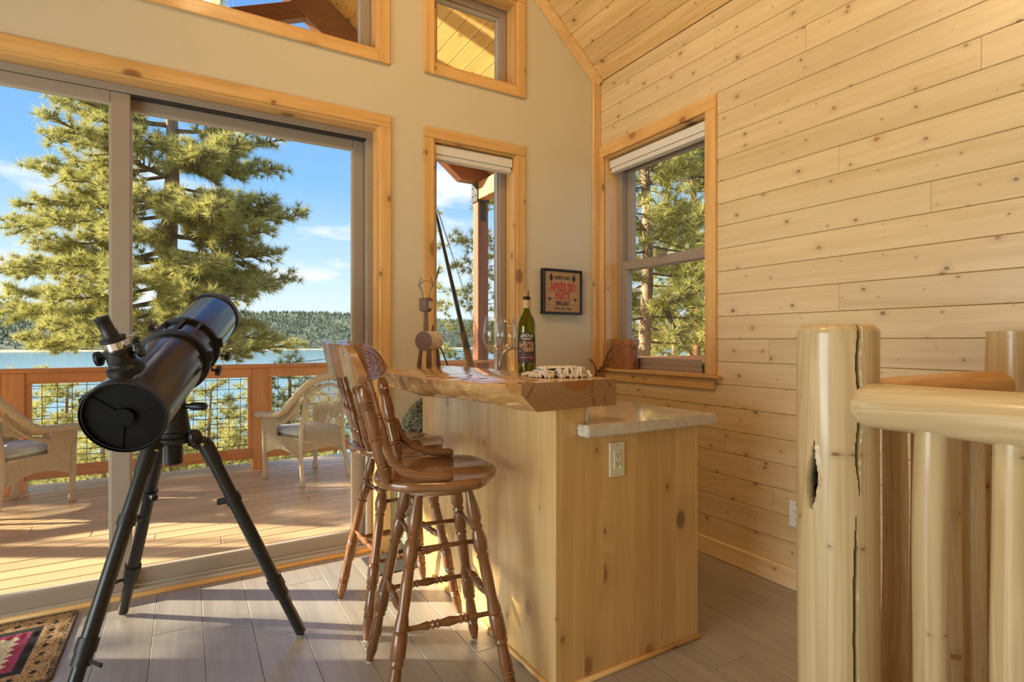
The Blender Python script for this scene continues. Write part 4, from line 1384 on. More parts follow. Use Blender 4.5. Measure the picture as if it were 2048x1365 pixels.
# wine bottle
_k = NT('olive_bottle_glass')
_k.set(Base_Color=(0.42, 0.43, 0.02), Roughness=0.02)
_k.bsdf.inputs['Transmission Weight'].default_value = 1.0
_k.bsdf.inputs['IOR'].default_value = 1.45
M['bottle'] = _k.m
M['clear'] = glass_pane('clear_glass', (0.95, 0.955, 0.955), 1.7)
bt = thing('wine_bottle', 'olive green wine bottle with dark label and cork', 'bottle', (1.155, 1.838, TOP))
prof_o = [(0.0, 0.0), (0.030, 0.0), (0.0355, 0.005), (0.0365, 0.02), (0.0375, 0.19), (0.0365, 0.205), (0.030, 0.225), (0.020, 0.242), (0.0152, 0.255), (0.0142, 0.27), (0.0142, 0.298), (0.0162, 0.300), (0.0162, 0.308), (0.0145, 0.310)]
prof_i = [(0.0115, 0.310), (0.0115, 0.27), (0.0125, 0.255), (0.0175, 0.242), (0.0275, 0.225), (0.034, 0.205), (0.035, 0.19), (0.034, 0.02), (0.032, 0.010), (0.012, 0.022), (0.0, 0.026)]
MB().lathe(prof_o + prof_i, 40, caps=False).build('glass_body', M['bottle'], bt, smooth=True)
MB().lathe([(0.0, 0.288), (0.0108, 0.288), (0.0112, 0.309), (0.0118, 0.335), (0.0, 0.336)], 18, caps=False).build('cork', M['cork'], bt, smooth='auto')
fo = MB().lathe([(0.0146, 0.262), (0.0147, 0.297)], 28, caps=False)
fo.build('neck_band', plain('gold_neck_label', (0.50, 0.36, 0.17), 0.5), bt, smooth=True)
# label wrapped on the front
LA = math.atan2(-1.838, -1.155)            # towards the viewer
LR = 0.0379
_k = NT('wine_label_picture')
_c = _k.coords((1, 1, 1), rand=False)
_k.set(Base_Color=_k.ramp(_k.noise(_c, 70, 3, 0.6), [(0.38, (0.03, 0.022, 0.018)), (0.47, (0.20, 0.08, 0.04)), (0.54, (0.50, 0.30, 0.17)), (0.62, (0.10, 0.05, 0.03)), (0.7, (0.60, 0.46, 0.32))]), Roughness=0.6)
M['label_pic'] = _k.m
M['label_dark'] = plain('charcoal_label_paper', (0.030, 0.032, 0.034), 0.55)
M['label_red'] = plain('maroon_label_band', (0.16, 0.018, 0.022), 0.55)
M['label_text'] = plain('cream_label_ink', (0.74, 0.66, 0.50), 0.6)


def wrap(p, r=LR):
    a = LA + p.x / r
    return V((math.cos(a) * (r + p.z), math.sin(a) * (r + p.z), p.y))


def label_patch(name, x0, x1, z0, z1, dr, mat, parent, top=None, n=24):
    g = MB().grid(lambda u, v: tuple(wrap(V((x0 + (x1 - x0) * u, z0 + ((top(u) if top else z1) - z0) * v, dr)))), n, 4)
    return g.build(name, mat, parent, smooth=True)


lab = label_patch('label', -0.043, 0.043, 0.050, 0.165, 0.0002, M['label_dark'], bt, top=lambda u: 0.150 + 0.020 * math.cos((u - 0.5) * PI))
label_patch('label_picture', -0.032, 0.032, 0.092, 0.136, 0.0005, M['label_pic'], lab, top=lambda u: 0.128 + 0.008 * math.cos((u - 0.5) * PI))
label_patch('label_band', -0.034, 0.034, 0.058, 0.066, 0.0005, M['label_red'], lab)
label_patch('label_band', -0.034, 0.034, 0.0755, 0.083, 0.0005, M['label_red'], lab)
label_patch('label_rule', -0.034, 0.034, 0.0695, 0.0705, 0.0005, M['label_text'], lab)
text_mesh('label_title', 'GROUP', 0.0155, M['label_text'], lab, extrude=0.0, sx=1.0, bold=0.0003, fn=lambda p: wrap(V((p.x, p.y + 0.1565 - 9 * p.x * p.x, 0.0008))))
text_mesh('label_title', 'THERAPY', 0.0095, M['label_text'], lab, extrude=0.0, sx=1.0, bold=0.0002, fn=lambda p: wrap(V((p.x, p.y + 0.1435 - 9 * p.x * p.x, 0.0008))))

# wine glasses
def wine_glass(label, loc):
    t = thing('wine_glass', label, 'glass', loc, 0, 'wine glasses on the bar')
    po = [(0.0, 0.0), (0.036, 0.0), (0.0365, 0.0012), (0.030, 0.003), (0.010, 0.0075), (0.0048, 0.016), (0.0038, 0.03), (0.0036, 0.07), (0.0046, 0.088), (0.012, 0.097), (0.026, 0.108), (0.0375, 0.126), (0.0425, 0.148), (0.0425, 0.165), (0.039, 0.195), (0.0335, 0.228)]
    pi_ = [(0.0325, 0.2282), (0.0378, 0.195), (0.0412, 0.165), (0.0411, 0.148), (0.036, 0.127), (0.025, 0.1098), (0.012, 0.1005), (0.0, 0.099)]
    MB().lathe(po + pi_, 48, caps=False).build('glass', M['clear'], t, smooth=True)
    return t


wine_glass('front wine glass, left of the wine bottle', (1.016, 1.856, TOP))
wine_glass('rear wine glass, half behind the wine bottle', (1.165, 2.02, TOP))

# folded towel with fringe
tw = thing('folded_towel', 'white folded cotton towel with knotted fringe', 'towel', (1.218, 1.712, TOP), math.radians(-20))
for k, (dx, dy, w_, l_, z_) in enumerate([(0, 0, 0.092, 0.082, 0.0), (0.004, 0.002, 0.088, 0.079, 0.0125), (0.008, 0.004, 0.080, 0.073, 0.0245)]):
    g = MB()
    def lay(u, v, w_=w_, l_=l_, dx=dx, dy=dy, z_=z_, k=k):
        # closed pillow: v runs round the cross-section
        a = 2 * PI * v
        sx = math.copysign(abs(math.cos(a)) ** 0.35, math.cos(a))
        sz = math.copysign(abs(math.sin(a)) ** 0.6, math.sin(a))
        x = dx + w_ * sx
        y = dy + (u * 2 - 1) * l_
        e_ = 1 - abs(u * 2 - 1) ** 8 * 0.55
        z = z_ + 0.0065 + 0.0065 * sz * e_ + 0.0018 * math.sin(x * 60 + k) * math.sin(y * 45 + 2 * k) * (1 if k else 0.15)
        return (x, y, max(z, 0.0003))
    g.grid(lay, 26, 40)
    g.build('fold', M['cotton'], tw, smooth=True)
fr_ = MB()
rr = random.Random(4)
for k in range(46):
    a = V((-0.09 + 0.18 * k / 45, -0.074, rr.uniform(0.006, 0.034)))
    l_ = rr.uniform(0.010, 0.040)
    d_ = V((rr.uniform(-0.7, 0.5), -1, 0)).normalized()
    q1 = a + d_ * l_ * 0.5 + V((0, 0, 0.003))
    q2 = a + d_ * l_
    q2.z = max(0.006, a.z - 0.02)
    fr_.tube([a, q1, q2], [0.005, 0.007, 0.005], 7)
    fr_.sphere(tuple(q1), rr.uniform(0.006, 0.009), 8, 6)
    fr_.sphere(tuple(q2), rr.uniform(0.005, 0.008), 8, 6)
for k in range(16):
    a = V((-0.086, -0.07 + 0.009 * k, 0.012))
    p2 = a + V((-rr.uniform(0.01, 0.05), rr.uniform(-0.03, 0.0), 0)); p2.z = 0.006
    fr_.tube([a, (a + p2) / 2 + V((0, 0, 0.002)), p2], [0.005, 0.0065, 0.005], 7)
    fr_.sphere(tuple(p2), 0.0058, 8, 6)
fo_ = fr_.build('fringe', M['fringe'], tw, smooth=True)
fo_['kind'] = 'stuff'

# wooden deer
de = thing('wooden_deer', 'smoked wood log deer ornament with wire antlers', 'ornament', (1.075, 2.66, TOP), 0.0)
ax = V((0.80, 0.60, 0)).normalized()
bc = V((0, 0, 0.135))
MB().lathe([(0.050, -0.055), (0.0515, -0.052), (0.0515, 0.052), (0.050, 0.055)], 32, bc, ax, caps=False).build('bark', M['deer_bark'], de, smooth='auto')
MB().lathe([(0.0495, -0.0555), (0.0495, 0.0555)], 32, bc, ax).build('body', M['deer_wood'], de)
sx_ = V((ax.y, -ax.x, 0))
for s1 in (-1, 1):
    for s2 in (-1, 1):
        p = ax * (0.036 * s2) + sx_ * (0.026 * s1)
        MB().tube([V((p.x * 1.25, p.y * 1.15, 0.0)), V((p.x, p.y, 0.103))], [0.0125, 0.0085], 4).build('leg', M['deer_wood'], de)
nk = -ax * 0.03
MB().tube([bc + nk + V((0, 0, 0.04)), bc + nk + V((0, 0, 0.155))], [0.0155, 0.0125], 4, up=(1, 0.2, 0)).build('neck', M['deer_wood'], de)
hc = bc + nk + V((0, 0, 0.185))
b = MB()
hd = -ax
pr = [(-0.030, 0.035), (0.030, 0.035), (0.034, 0.020), (0.030, -0.03), (-0.012, -0.036), (-0.026, -0.012)]
vs_ = []
for s in (-0.026, 0.026):
    for p, q in pr:
        vs_.append(hc + sx_ * s + hd * p * 0.9 + V((0, 0, q)))
n = len(pr)
b.add(vs_, [(i, (i + 1) % n, n + (i + 1) % n, n + i) for i in range(n)] + [tuple(range(n)), tuple(range(n, 2 * n))])
b.build('head', M['deer_wood'], de, bevel=0.004, seg=2)
MB().lathe([(0.0255, 0.0), (0.0255, 0.0008)], 4, hc + sx_ * 0.0262, sx_).build('bark_cheek', M['deer_bark'], de)
for s in (-1, 1):
    r0 = hc + sx_ * (0.018 * s) + V((0, 0, 0.034))
    an = MB()
    an.tube([r0, r0 + V((0, 0, 0.03)) + sx_ * 0.003 * s, r0 + sx_ * (0.016 * s) + V((0, 0, 0.055)), r0 + sx_ * (0.022 * s) + V((0, 0, 0.08)), r0 + sx_ * (0.008 * s) + V((0, 0, 0.108))], 0.0024, 7)
    an.tube([r0 + sx_ * (0.020 * s) + V((0, 0, 0.075)), r0 - sx_ * (0.004 * s) + V((0, 0, 0.088)), r0 - sx_ * (0.012 * s) + V((0, 0, 0.09))], 0.002, 6)
    an.tube([r0 + sx_ * (0.012 * s) + V((0, 0, 0.045)), r0 + sx_ * (0.032 * s) + V((0, 0, 0.075))], 0.002, 6)
    an.build('antler', plain('dark_antler_wire', (0.16, 0.15, 0.14), 0.35, metal=0.8), de, smooth=True)
MB().tube([bc + ax * 0.035 + V((0, 0, 0.045)), bc + ax * 0.04 + V((0, 0, 0.085))], [0.007, 0.004], 6).build('tail', M['deer_wood'], de)

# ================================================================== FRAMED SIGN
sg = thing('framed_sign', 'black framed wooden bar sign on the cream wall', 'sign', (2.186, 3.0495, 1.538))
W2, H2 = 0.154, 0.149
frame_xz(sg, -W2 - 0.008, W2 + 0.008, -H2 - 0.003, H2 + 0.003, -0.040, 0.0, 0.014, M['sign_frame'], bevel=0.002)
for k in range(6):
    z0 = -H2 + 0.012 + (2 * H2 - 0.024) * k / 6
    z1 = -H2 + 0.012 + (2 * H2 - 0.024) * (k + 1) / 6
    bx('face_board', -W2 + 0.007, W2 - 0.007, -0.030, -0.020, z0 + 0.0005, z1 - 0.0005, M['sign_face'], sg, bevel=0.0008)
face_y = -0.0304


def sgn_txt(s, size, z, mat, sx=1.0, bold=0.0, x=0.0, shear=0.0):
    return text_mesh('lettering', s, size, mat, sg, extrude=0.0, sx=sx, bold=bold, shear=shear, fn=lambda p: V((x + p.x, face_y, z + p.y)))


sgn_txt('EXPERTS ONLY', 0.032, 0.093, M['sign_black'], sx=0.60, bold=0.0011)
sgn_txt('APRÈS SKI', 0.074, 0.029, M['sign_red'], sx=0.64, bold=0.0026)
sgn_txt('PARTY', 0.066, -0.030, M['sign_red'], sx=0.62, bold=0.0026)
sgn_txt('HERE DAILY', 0.038, -0.079, M['sign_black'], sx=0.58, bold=0.0016)
sgn_txt('When Lifts Close', 0.027, -0.1125, M['sign_black'], sx=0.72, bold=0.0004, shear=0.35)
for s in (-1, 1):
    dm = MB()
    cx_, cz_ = 0.094 * s, 0.094
    a_, h_ = 0.017, 0.029
    dm.add([(cx_ - a_, face_y, cz_ - 0.001), (cx_ + a_, face_y, cz_ - 0.001), (cx_, face_y, cz_ - h_)], [(0, 1, 2)])
    dm.add([(cx_ - a_, face_y, cz_ + 0.001), (cx_ + a_, face_y, cz_ + 0.001), (cx_, face_y, cz_ + h_)], [(0, 1, 2)])
    dm.build('diamond', M['sign_black'], sg)
    mg = MB()
    gx, gz = 0.108 * s, -0.058
    tilt = 0.25 * s
    def rt(x, z):
        return (gx + x * math.cos(tilt) - z * math.sin(tilt), face_y, gz + x * math.sin(tilt) + z * math.cos(tilt))
    mg.add([rt(-0.013, 0.014), rt(0.013, 0.014), rt(0, -0.006)], [(0, 1, 2)])
    mg.add([rt(-0.0009, -0.005), rt(0.0009, -0.005), rt(0.0009, -0.032), rt(-0.0009, -0.032)], [(0, 1, 2, 3)])
    mg.add([rt(-0.008, -0.032), rt(0.008, -0.032), rt(0.008, -0.0345), rt(-0.008, -0.0345)], [(0, 1, 2, 3)])
    mg.build('cocktail_glass', M['sign_black'], sg)

# ================================================================== ON THE PINE-WALL SILL
SZ = 1.0158
bc_ = thing('leather_case', 'round-cornered tan leather binocular case on the window sill', 'case', (2.572, 2.83, SZ))


def rounded(w, d, n=28, p=3.0):
    return [(w * math.copysign(abs(math.cos(2 * PI * k / n)) ** (2 / p), math.cos(2 * PI * k / n)), d * math.copysign(abs(math.sin(2 * PI * k / n)) ** (2 / p), math.sin(2 * PI * k / n))) for k in range(n)]


def case_rings(spec):
    return [[(x, y, z) for x, y in rounded(w, d)] for w, d, z in spec]


MB().rings(case_rings([(0.056, 0.091, 0.0), (0.060, 0.095, 0.004), (0.062, 0.098, 0.10), (0.064, 0.101, 0.168)])).build('body', M['leather'], bc_, smooth='auto')
MB().rings(case_rings([(0.067, 0.104, 0.160), (0.068, 0.105, 0.196), (0.064, 0.101, 0.203)])).build('lid', M['leather'], bc_, smooth='auto')
MB().box(-0.071, -0.063, -0.014, 0.014, 0.125, 0.175).build('tab', M['leather'], bc_, bevel=0.003)
MB().sphere((-0.066, 0.0, 0.118), 0.004, 10, 6).build('stud', M['chrome'], bc_, smooth=True)
MB().tube([(-0.02, 0.104, 0.15), (-0.045, 0.125, 0.10), (-0.075, 0.135, 0.03), (-0.10, 0.125, -0.05), (-0.095, 0.09, -0.09)], 0.005, 8, flat=(1.5, 0.6)).build('shoulder_strap', M['strap'], bc_, smooth=True)
MB().tube([(-0.055, 0.095, 0.02), (-0.10, 0.13, 0.005), (-0.105, 0.17, -0.03), (-0.11, 0.20, -0.09)], 0.005, 8, flat=(1.5, 0.6)).build('shoulder_strap', M['strap'], bc_, smooth=True)
MB().tube([(-0.105, 0.17, -0.025), (-0.12, 0.19, 0.04), (-0.14, 0.24, 0.075)], 0.004, 8, flat=(1.5, 0.6)).build('shoulder_strap', M['strap'], bc_, smooth=True)
MB().tube([(0.0, -0.100, 0.15), (-0.01, -0.118, 0.12), (-0.012, -0.118, 0.06), (0.0, -0.10, 0.02)], 0.005, 8, flat=(1.4, 0.6)).build('shoulder_strap', M['strap'], bc_, smooth=True)

fg = thing('gnome_figurine', 'tiny painted figurine in green trousers at the sill corner', 'figurine', (2.60, 2.165, SZ), math.radians(110))
M['fig_boot'] = plain('black_glaze', (0.02, 0.02, 0.022), 0.25)
M['fig_green'] = plain('dark_green_glaze', (0.02, 0.075, 0.06), 0.3)
M['fig_cream'] = plain('cream_glaze', (0.62, 0.52, 0.34), 0.35)
M['fig_red'] = plain('maroon_glaze', (0.20, 0.035, 0.035), 0.35)
M['fig_skin'] = plain('painted_skin', (0.60, 0.36, 0.25), 0.45)
for s in (-1, 1):
    MB().sphere((0.016 * s, -0.008, 0.010), 0.013, 12, 8, (0.85, 1.5, 0.8)).build('boot', M['fig_boot'], fg, smooth=True)
MB().lathe([(0.020, 0.012), (0.028, 0.022), (0.030, 0.045), (0.026, 0.058), (0.02, 0.06)], 16).build('trousers', M['fig_green'], fg, smooth=True)
MB().lathe([(0.026, 0.056), (0.030, 0.072), (0.027, 0.092), (0.016, 0.104), (0.009, 0.108)], 16).build('shirt', M['fig_cream'], fg, smooth=True)
for s in (-1, 1):
    MB().tube([(0.024 * s, 0, 0.095), (0.037 * s, -0.006, 0.078), (0.022 * s, -0.028, 0.070)], [0.009, 0.008, 0.007], 8).build('arm', M['fig_cream'], fg, smooth=True)
hd_ = MB().sphere((0, -0.002, 0.119), 0.0165, 14, 10).build('head', M['fig_skin'], fg, smooth=True)
MB().sphere((0, -0.017, 0.117), 0.0042, 8, 6).build('nose', M['fig_skin'], hd_, smooth=True)
MB().sphere((0, -0.012, 0.107), 0.012, 12, 8, (1, 0.7, 1.1)).build('beard', M['cotton'], hd_, smooth=True)
MB().lathe([(0.021, 0.124), (0.0205, 0.128), (0.014, 0.133), (0.010, 0.145), (0.003, 0.158), (0.001, 0.16)], 14).build('hat', M['fig_red'], fg, smooth=True)

# ================================================================== BAR STOOLS
LEG = [(0, .012), (.02, .013), (.10, .0205), (.14, .0215), (.165, .015), (.18, .0195), (.195, .0155), (.21, .019), (.25, .0235), (.29, .021), (.31, .016), (.32, .0200), (.335, .0165), (.40, .0185), (.52, .0165),
       (.575, .022), (.588, .0225), (.595, .019), (.605, .0225), (.70, .0225), (.71, .019), (.725, .0215), (.74, .016), (.80, .0185), (.845, .021), (.86, .017), (.867, .0205), (.875, .017), (.882, .0205), (.89, .018), (.93, .019), (1, .0105)]
STR = [(0, .0075), (.18, .0085), (.27, .0135), (.30, .0095), (.325, .0145), (.35, .010), (.375, .0145), (.40, .0105), (.5, .0155), (.60, .0105), (.625, .0145), (.65, .010), (.675, .0145), (.70, .0095), (.73, .0135), (.82, .0085), (1, .0075)]
POST = [(0, .0125), (.12, .0205), (.165, .0225), (.18, .017), (.195, .0215), (.21, .018), (.225, .021), (.45, .022), (.465, .018), (.48, .0215), (.495, .0175), (.52, .0185), (.62, .0215), (.72, .0185), (.775, .0165), (.79, .0215), (.805, .017), (.82, .0215), (.835, .017), (.85, .0215), (.87, .018), (.93, .0195), (1, .010)]
SPN = [(0, .0075), (.12, .010), (.20, .012), (.22, .008), (.24, .0105), (.26, .008), (.30, .0095), (.42, .0125), (.52, .0085), (.54, .012), (.56, .0085), (.58, .0115), (.60, .008), (.70, .0095), (.80, .0075), (.82, .0105), (.84, .0075), (1, .006)]
SEAT = 0.757
LEG = [(t, r * 1.1) for t, r in LEG]
POST = [(t, r * 1.06) for t, r in POST]


def bar_stool(label, loc, face, base_rot, group='bar stools'):
    t = thing('bar_stool', label, 'stool', loc, face, group)
    R_ = Matrix.Rotation(base_rot - face, 3, 'Z')
    # seat
    n = 72
    def outline(k):
        a = 2 * PI * k / n
        c, s = math.cos(a), math.sin(a)
        p = 2 / 2.7
        x = 0.208 * math.copysign(abs(c) ** p, c)
        y = 0.222 * math.copysign(abs(s) ** p, s)
        if x > 0:
            y *= 1.0
            x += 0.010 * math.cos(y / 0.222 * PI * 2.0) * min(1, x / 0.15)
        else:
            y *= 0.97 - 0.06 * (x / -0.208) ** 2
        return x - 0.008, y
    rg = []
    spec = [(0.02, 'top'), (0.25, 'top'), (0.5, 'top'), (0.7, 'top'), (0.85, 'top'), (0.945, 'top'), (0.985, -0.004), (1.0, -0.011), (1.0, -0.024), (0.985, -0.031), (0.94, -0.0355), (0.02, -0.0355)]
    for sc_, z in spec:
        ring = []
        for k in range(n):
            x, y = outline(k)
            x, y = x * sc_, y * sc_
            if z == 'top':
                dip = 0.007 * max(0, 1 - (sc_ / 0.97) ** 4)
                rdg = 0.008 * math.exp(-(y / 0.045) ** 2) * max(0, (x + 0.02) / 0.2) * min(1, max(0, (1 - sc_) * 5))
                sidewave = 0.004 * math.cos(y / 0.222 * PI * 2.0) * max(0, x / 0.2)
                zz = -dip + rdg + sidewave * (1 if sc_ < 0.95 else 0.5)
            else:
                zz = z
            ring.append((x, y, SEAT + zz))
        rg.append(ring)
    MB().rings(rg).build('seat', M['oak_x'], t, smooth='auto', angle=50)
    MB().lathe([(0.125, 0.688), (0.142, 0.694), (0.142, 0.708), (0.12, 0.7215)], 40).build('swivel_plate', M['oak_x'], t, smooth='auto')
    # legs and stretchers
    leg_pt = {}
    for sx in (-1, 1):
        for sy in (-1, 1):
            A = R_ @ V((0.088 * sx, 0.088 * sy, 0.690))
            B = R_ @ V((0.208 * sx, 0.208 * sy, 0.003))
            lg = MB().turned(A, B, LEG).build('leg', M['oak'], t, smooth='auto', angle=32)
            MB().lathe([(0.012, 0.0), (0.012, 0.0035)], 12, B - V((0, 0, 0.003))).build('foot_glide', M['white_plastic'], lg)
            leg_pt[(sx, sy)] = (A, B)

    def on(sx, sy, z):
        A, B = leg_pt[(sx, sy)]
        return A + (B - A) * ((0.690 - z) / 0.687)
    for z, kind, axis in ((0.520, 'd', 0), (0.555, 'd', 1), (0.285, 't', 0), (0.325, 't', 1)):
        for s in (-1, 1):
            a, b_ = (on(-1, s, z), on(1, s, z)) if axis == 0 else (on(s, -1, z), on(s, 1, z))
            if kind == 'd':
                MB().tube([a, b_], 0.0078, 10).build('upper_rung', M['oak'], t, smooth=True)
            else:
                MB().turned(a, b_, STR, 12).build('turned_stretcher', M['oak'], t, smooth='auto', angle=32)
    # back
    for s in (-1, 1):
        MB().turned((-0.152, 0.176 * s, SEAT - 0.006), (-0.222, 0.222 * s, 1.062), POST, 16).build('back_post', M['oak'], t, smooth='auto', angle=32)
        pts = [(-0.182, 0.199 * s, 0.902), (-0.168, 0.200 * s, 0.895), (-0.157, 0.201 * s, 0.862), (-0.136, 0.202 * s, 0.822), (-0.100, 0.202 * s, 0.792), (-0.052, 0.200 * s, 0.775), (0.0, 0.196 * s, 0.770), (0.045, 0.190 * s, 0.770), (0.056, 0.189 * s, 0.768)]
        MB().tube(pts, [0.010, 0.0145, 0.015, 0.0145, 0.0145, 0.0145, 0.0145, 0.0145, 0.009], 10, flat=(1.05, 0.85)).build('bent_brace', M['oak_x'], t, smooth=True)
    for k in range(5):
        y = -0.118 + 0.059 * k
        cv = 0.045 * (1 - (y / 0.24) ** 2)
        MB().turned((-0.160 - 0.018 * (1 - (y / 0.2) ** 2), y * 0.98, SEAT - 0.006), (-0.222 - cv, y * 1.22, 1.062), SPN, 10).build('spindle', M['oak'], t, smooth='auto', angle=32)
    # pressed crest rail
    def crest(u, front, v):
        y = 0.262 * u
        lo, hi = 1.048 + 0.052 * abs(u) ** 7, 1.150 + 0.055 * math.sqrt(max(0, 1 - abs(u) ** 2.2)) + 0.006 * math.cos(u * 9)
        hi = max(hi - 0.05 * abs(u) ** 9, lo + 0.01)
        z = lo + (hi - lo) * v
        x = -0.222 - 0.062 * (1 - u * u) - (z - 1.05) * 0.22 + 0.018 * abs(u) ** 3
        return V((x + (0.0115 if front else -0.0115), y, z))
    rg = []
    for k in range(37):
        u = math.sin((k / 36 - 0.5) * PI) * 0.999
        rg.append([crest(u, True, v) for v in (0.04, 0.3, 0.6, 0.9, 0.985)] + [crest(u, False, v) for v in (0.985, 0.9, 0.6, 0.3, 0.04)])
    cr_ = MB().rings(rg).build('crest_rail', M['oak_y'], t, smooth='auto', angle=45)
    # pressed scrolls on the front of the crest
    cv = MB()
    def cl(f, n_=40, r=0.0013):
        pts = [crest(u, True, v) + V((0.0004, 0, 0)) for u, v in (f(i / n_) for i in range(n_ + 1))]
        cv.tube(pts, r, 5)
    cl(lambda s: (-0.93 + 1.86 * s, 0.12 + 0.05 * math.cos((s - 0.5) * PI)))
    cl(lambda s: (-0.93 + 1.86 * s, 0.88))
    for m_ in (-1, 1):
        cl(lambda s: (m_ * (0.93 - 0.0 * s), 0.12 + 0.76 * s))
        for rr_ in (0.30, 0.22, 0.13):
            cl(lambda s: (m_ * 0.58 + 0.5 * rr_ * math.cos(2 * PI * s), 0.5 + rr_ * math.sin(2 * PI * s)))
        for ph in range(3):
            cl(lambda s: (m_ * (0.16 + 0.24 * s), 0.2 + 0.22 * ph + 0.16 * math.sin(s * 5 + ph)))
            cl(lambda s: (m_ * (0.76 + 0.12 * s), 0.22 + 0.22 * ph + 0.10 * math.sin(s * 6 + ph)))
        cl(lambda s: (m_ * (0.58 + 0.30 * (1 - s) * math.cos(7 * s)), 0.5 + 0.36 * (1 - s) * math.sin(7 * s)))
    cl(lambda s: (0.10 * math.cos(2 * PI * s), 0.5 + 0.3 * math.sin(2 * PI * s)))
    cv.build('pressed_carving', M['oak'], cr_)
    return t


bar_stool('near bar stool with carved crest rail, closest to the viewer', (0.762, 1.808, 0), math.radians(-24.5), math.radians(-8.5))
bar_stool('far bar stool, half hidden behind the near stool', (0.822, 2.405, 0), math.radians(-7), math.radians(1))

# ================================================================== TELESCOPE ON TRIPOD
TB = V((-0.05, 2.48, 0.0))
te = thing('telescope', 'black reflector telescope on a black tripod by the glass door', 'telescope', TB)
Npt = at_depth(248, 835, 1.585) - TB
Fpt = at_depth(426, 634, 2.60) - TB
ax_ = (Fpt - Npt).normalized()
LT = (Fpt - Npt).length
RT = 0.108
e_up = (V((0, 0, 1)) - ax_ * ax_.z).normalized()
e_sd = ax_.cross(e_up).normalized()          # to the right as seen from behind
P_ = lambda s, a, b_: Npt + ax_ * s + e_sd * a + e_up * b_
tb_ = MB().lathe([(RT - 0.004, 0.02), (RT - 0.004, 0.0), (RT, 0.0), (RT, LT), (RT - 0.004, LT)], 64, Npt, ax_, caps=False)
tube_o = tb_.build('optical_tube', M['black_tube'], te, smooth='auto')
MB().lathe([(RT + 0.0015, -0.006), (RT + 0.004, -0.004), (RT + 0.004, 0.022), (RT + 0.0006, 0.024)], 64, Npt, ax_, caps=False).build('front_rim', M['black'], te, smooth='auto')
ap = MB().lathe([(RT - 0.0045, 0.010), (RT - 0.0045, 0.014)], 48, Npt, ax_)
ap.build('aperture_cover', M['cap_black'], te)
MB().lathe([(0.026, -0.002), (0.026, 0.03)], 28, Npt, ax_).build('secondary_holder', M['cap_black'], te, smooth='auto')
for k in range(3):
    a = 2 * PI * k / 3 + 0.35
    d_ = e_sd * math.cos(a) + e_up * math.sin(a)
    MB().tube([Npt + ax_ * 0.008 + d_ * 0.02, Npt + ax_ * 0.008 + d_ * (RT - 0.003)], 0.002, 6, flat=(1, 1)).build('spider_vane', M['cap_black'], te)
MB().lathe([(RT + 0.001, LT - 0.035), (RT + 0.006, LT - 0.03), (RT + 0.006, LT + 0.006), (RT - 0.012, LT + 0.006)], 64, Npt, ax_, caps=True).build('rear_rim', M['black'], te, smooth='auto')
# rings
for s in (0.435 * LT, 0.585 * LT):
    rgm = MB().lathe([(RT + 0.001, s - 0.013), (RT + 0.014, s - 0.011), (RT + 0.014, s + 0.011), (RT + 0.001, s + 0.013)], 64, Npt, ax_, caps=False)
    ro = rgm.build('tube_ring', M['black'], te, smooth='auto')
    hb = MB()
    c0 = P_(s, RT + 0.014, 0.02)
    hb.lathe([(0.011, -0.018), (0.011, 0.018)], 14, c0 + e_up * 0.0, e_up)
    hb.build('ring_hinge', M['black'], ro, smooth='auto')
    kb = MB().lathe([(0.006, 0), (0.006, 0.016), (0.018, 0.017), (0.020, 0.022), (0.020, 0.030), (0.016, 0.034)], 20, P_(s, RT * 0.985 + 0.016, -0.035), (e_sd * 0.9 + e_up * -0.2))
    kb.build('ring_knob', M['black_metal'], ro, smooth='auto')
    kb = MB().lathe([(0.006, 0), (0.006, 0.014), (0.016, 0.015), (0.018, 0.025), (0.014, 0.030)], 20, P_(s, -RT * 0.90, RT * 0.62), (-e_sd + e_up * 0.7))
    kb.build('ring_knob', M['black_metal'], ro, smooth='auto')
    for q in (-0.25, 0.15):
        an_ = PI / 2 + q
        pc = Npt + ax_ * s + (e_sd * math.cos(an_) + e_up * math.sin(an_)) * (RT + 0.014)
        MB().lathe([(0.0045, 0), (0.0045, 0.003)], 10, pc, (pc - Npt - ax_ * s)).build('screw', M['steel'], ro)
s0, s1 = 0.435 * LT, 0.585 * LT
for a_ in (-0.55, 0.05, 0.55):
    dr = e_sd * math.sin(a_) + e_up * math.cos(a_)
    c0 = Npt + dr * (RT + 0.008)
    MB().tube([c0 + ax_ * (s0 + 0.01), c0 + ax_ * (s1 - 0.01)], 0.008, 4).build('ring_bar', M['black'], te)
# focuser, near the open end
fd = (e_up * 0.97 - e_sd * 0.24).normalized()
fs_ = fd.cross(ax_).normalized()
fb = Npt + ax_ * 0.125 + fd * (RT - 0.012)
FS = lambda prof: [(r * 0.82, h * 0.68) for r, h in prof]
foc = MB()
foc.lathe(FS([(0.062, 0.0), (0.062, 0.028), (0.056, 0.034), (0.047, 0.040), (0.044, 0.09), (0.047, 0.094), (0.047, 0.112), (0.040, 0.114)]), 40, fb, fd)
fo_b = foc.build('focuser_body', M['black'], te, smooth='auto')
MB().lathe(FS([(0.0345, 0.11), (0.0345, 0.150)]), 40, fb, fd).build('drawtube', M['chrome'], fo_b, smooth='auto')
MB().lathe(FS([(0.040, 0.148), (0.043, 0.150), (0.043, 0.164), (0.040, 0.167)]), 40, fb, fd).build('eyepiece_collar', M['black'], fo_b, smooth='auto')
MB().tube([fb + fd * 0.107, fb + fd * 0.107 - fs_ * 0.055], 0.0035, 8).build('thumb_screw', M['chrome'], fo_b, smooth='auto')
ep = (fd * 0.97 + fs_ * 0.10).normalized()
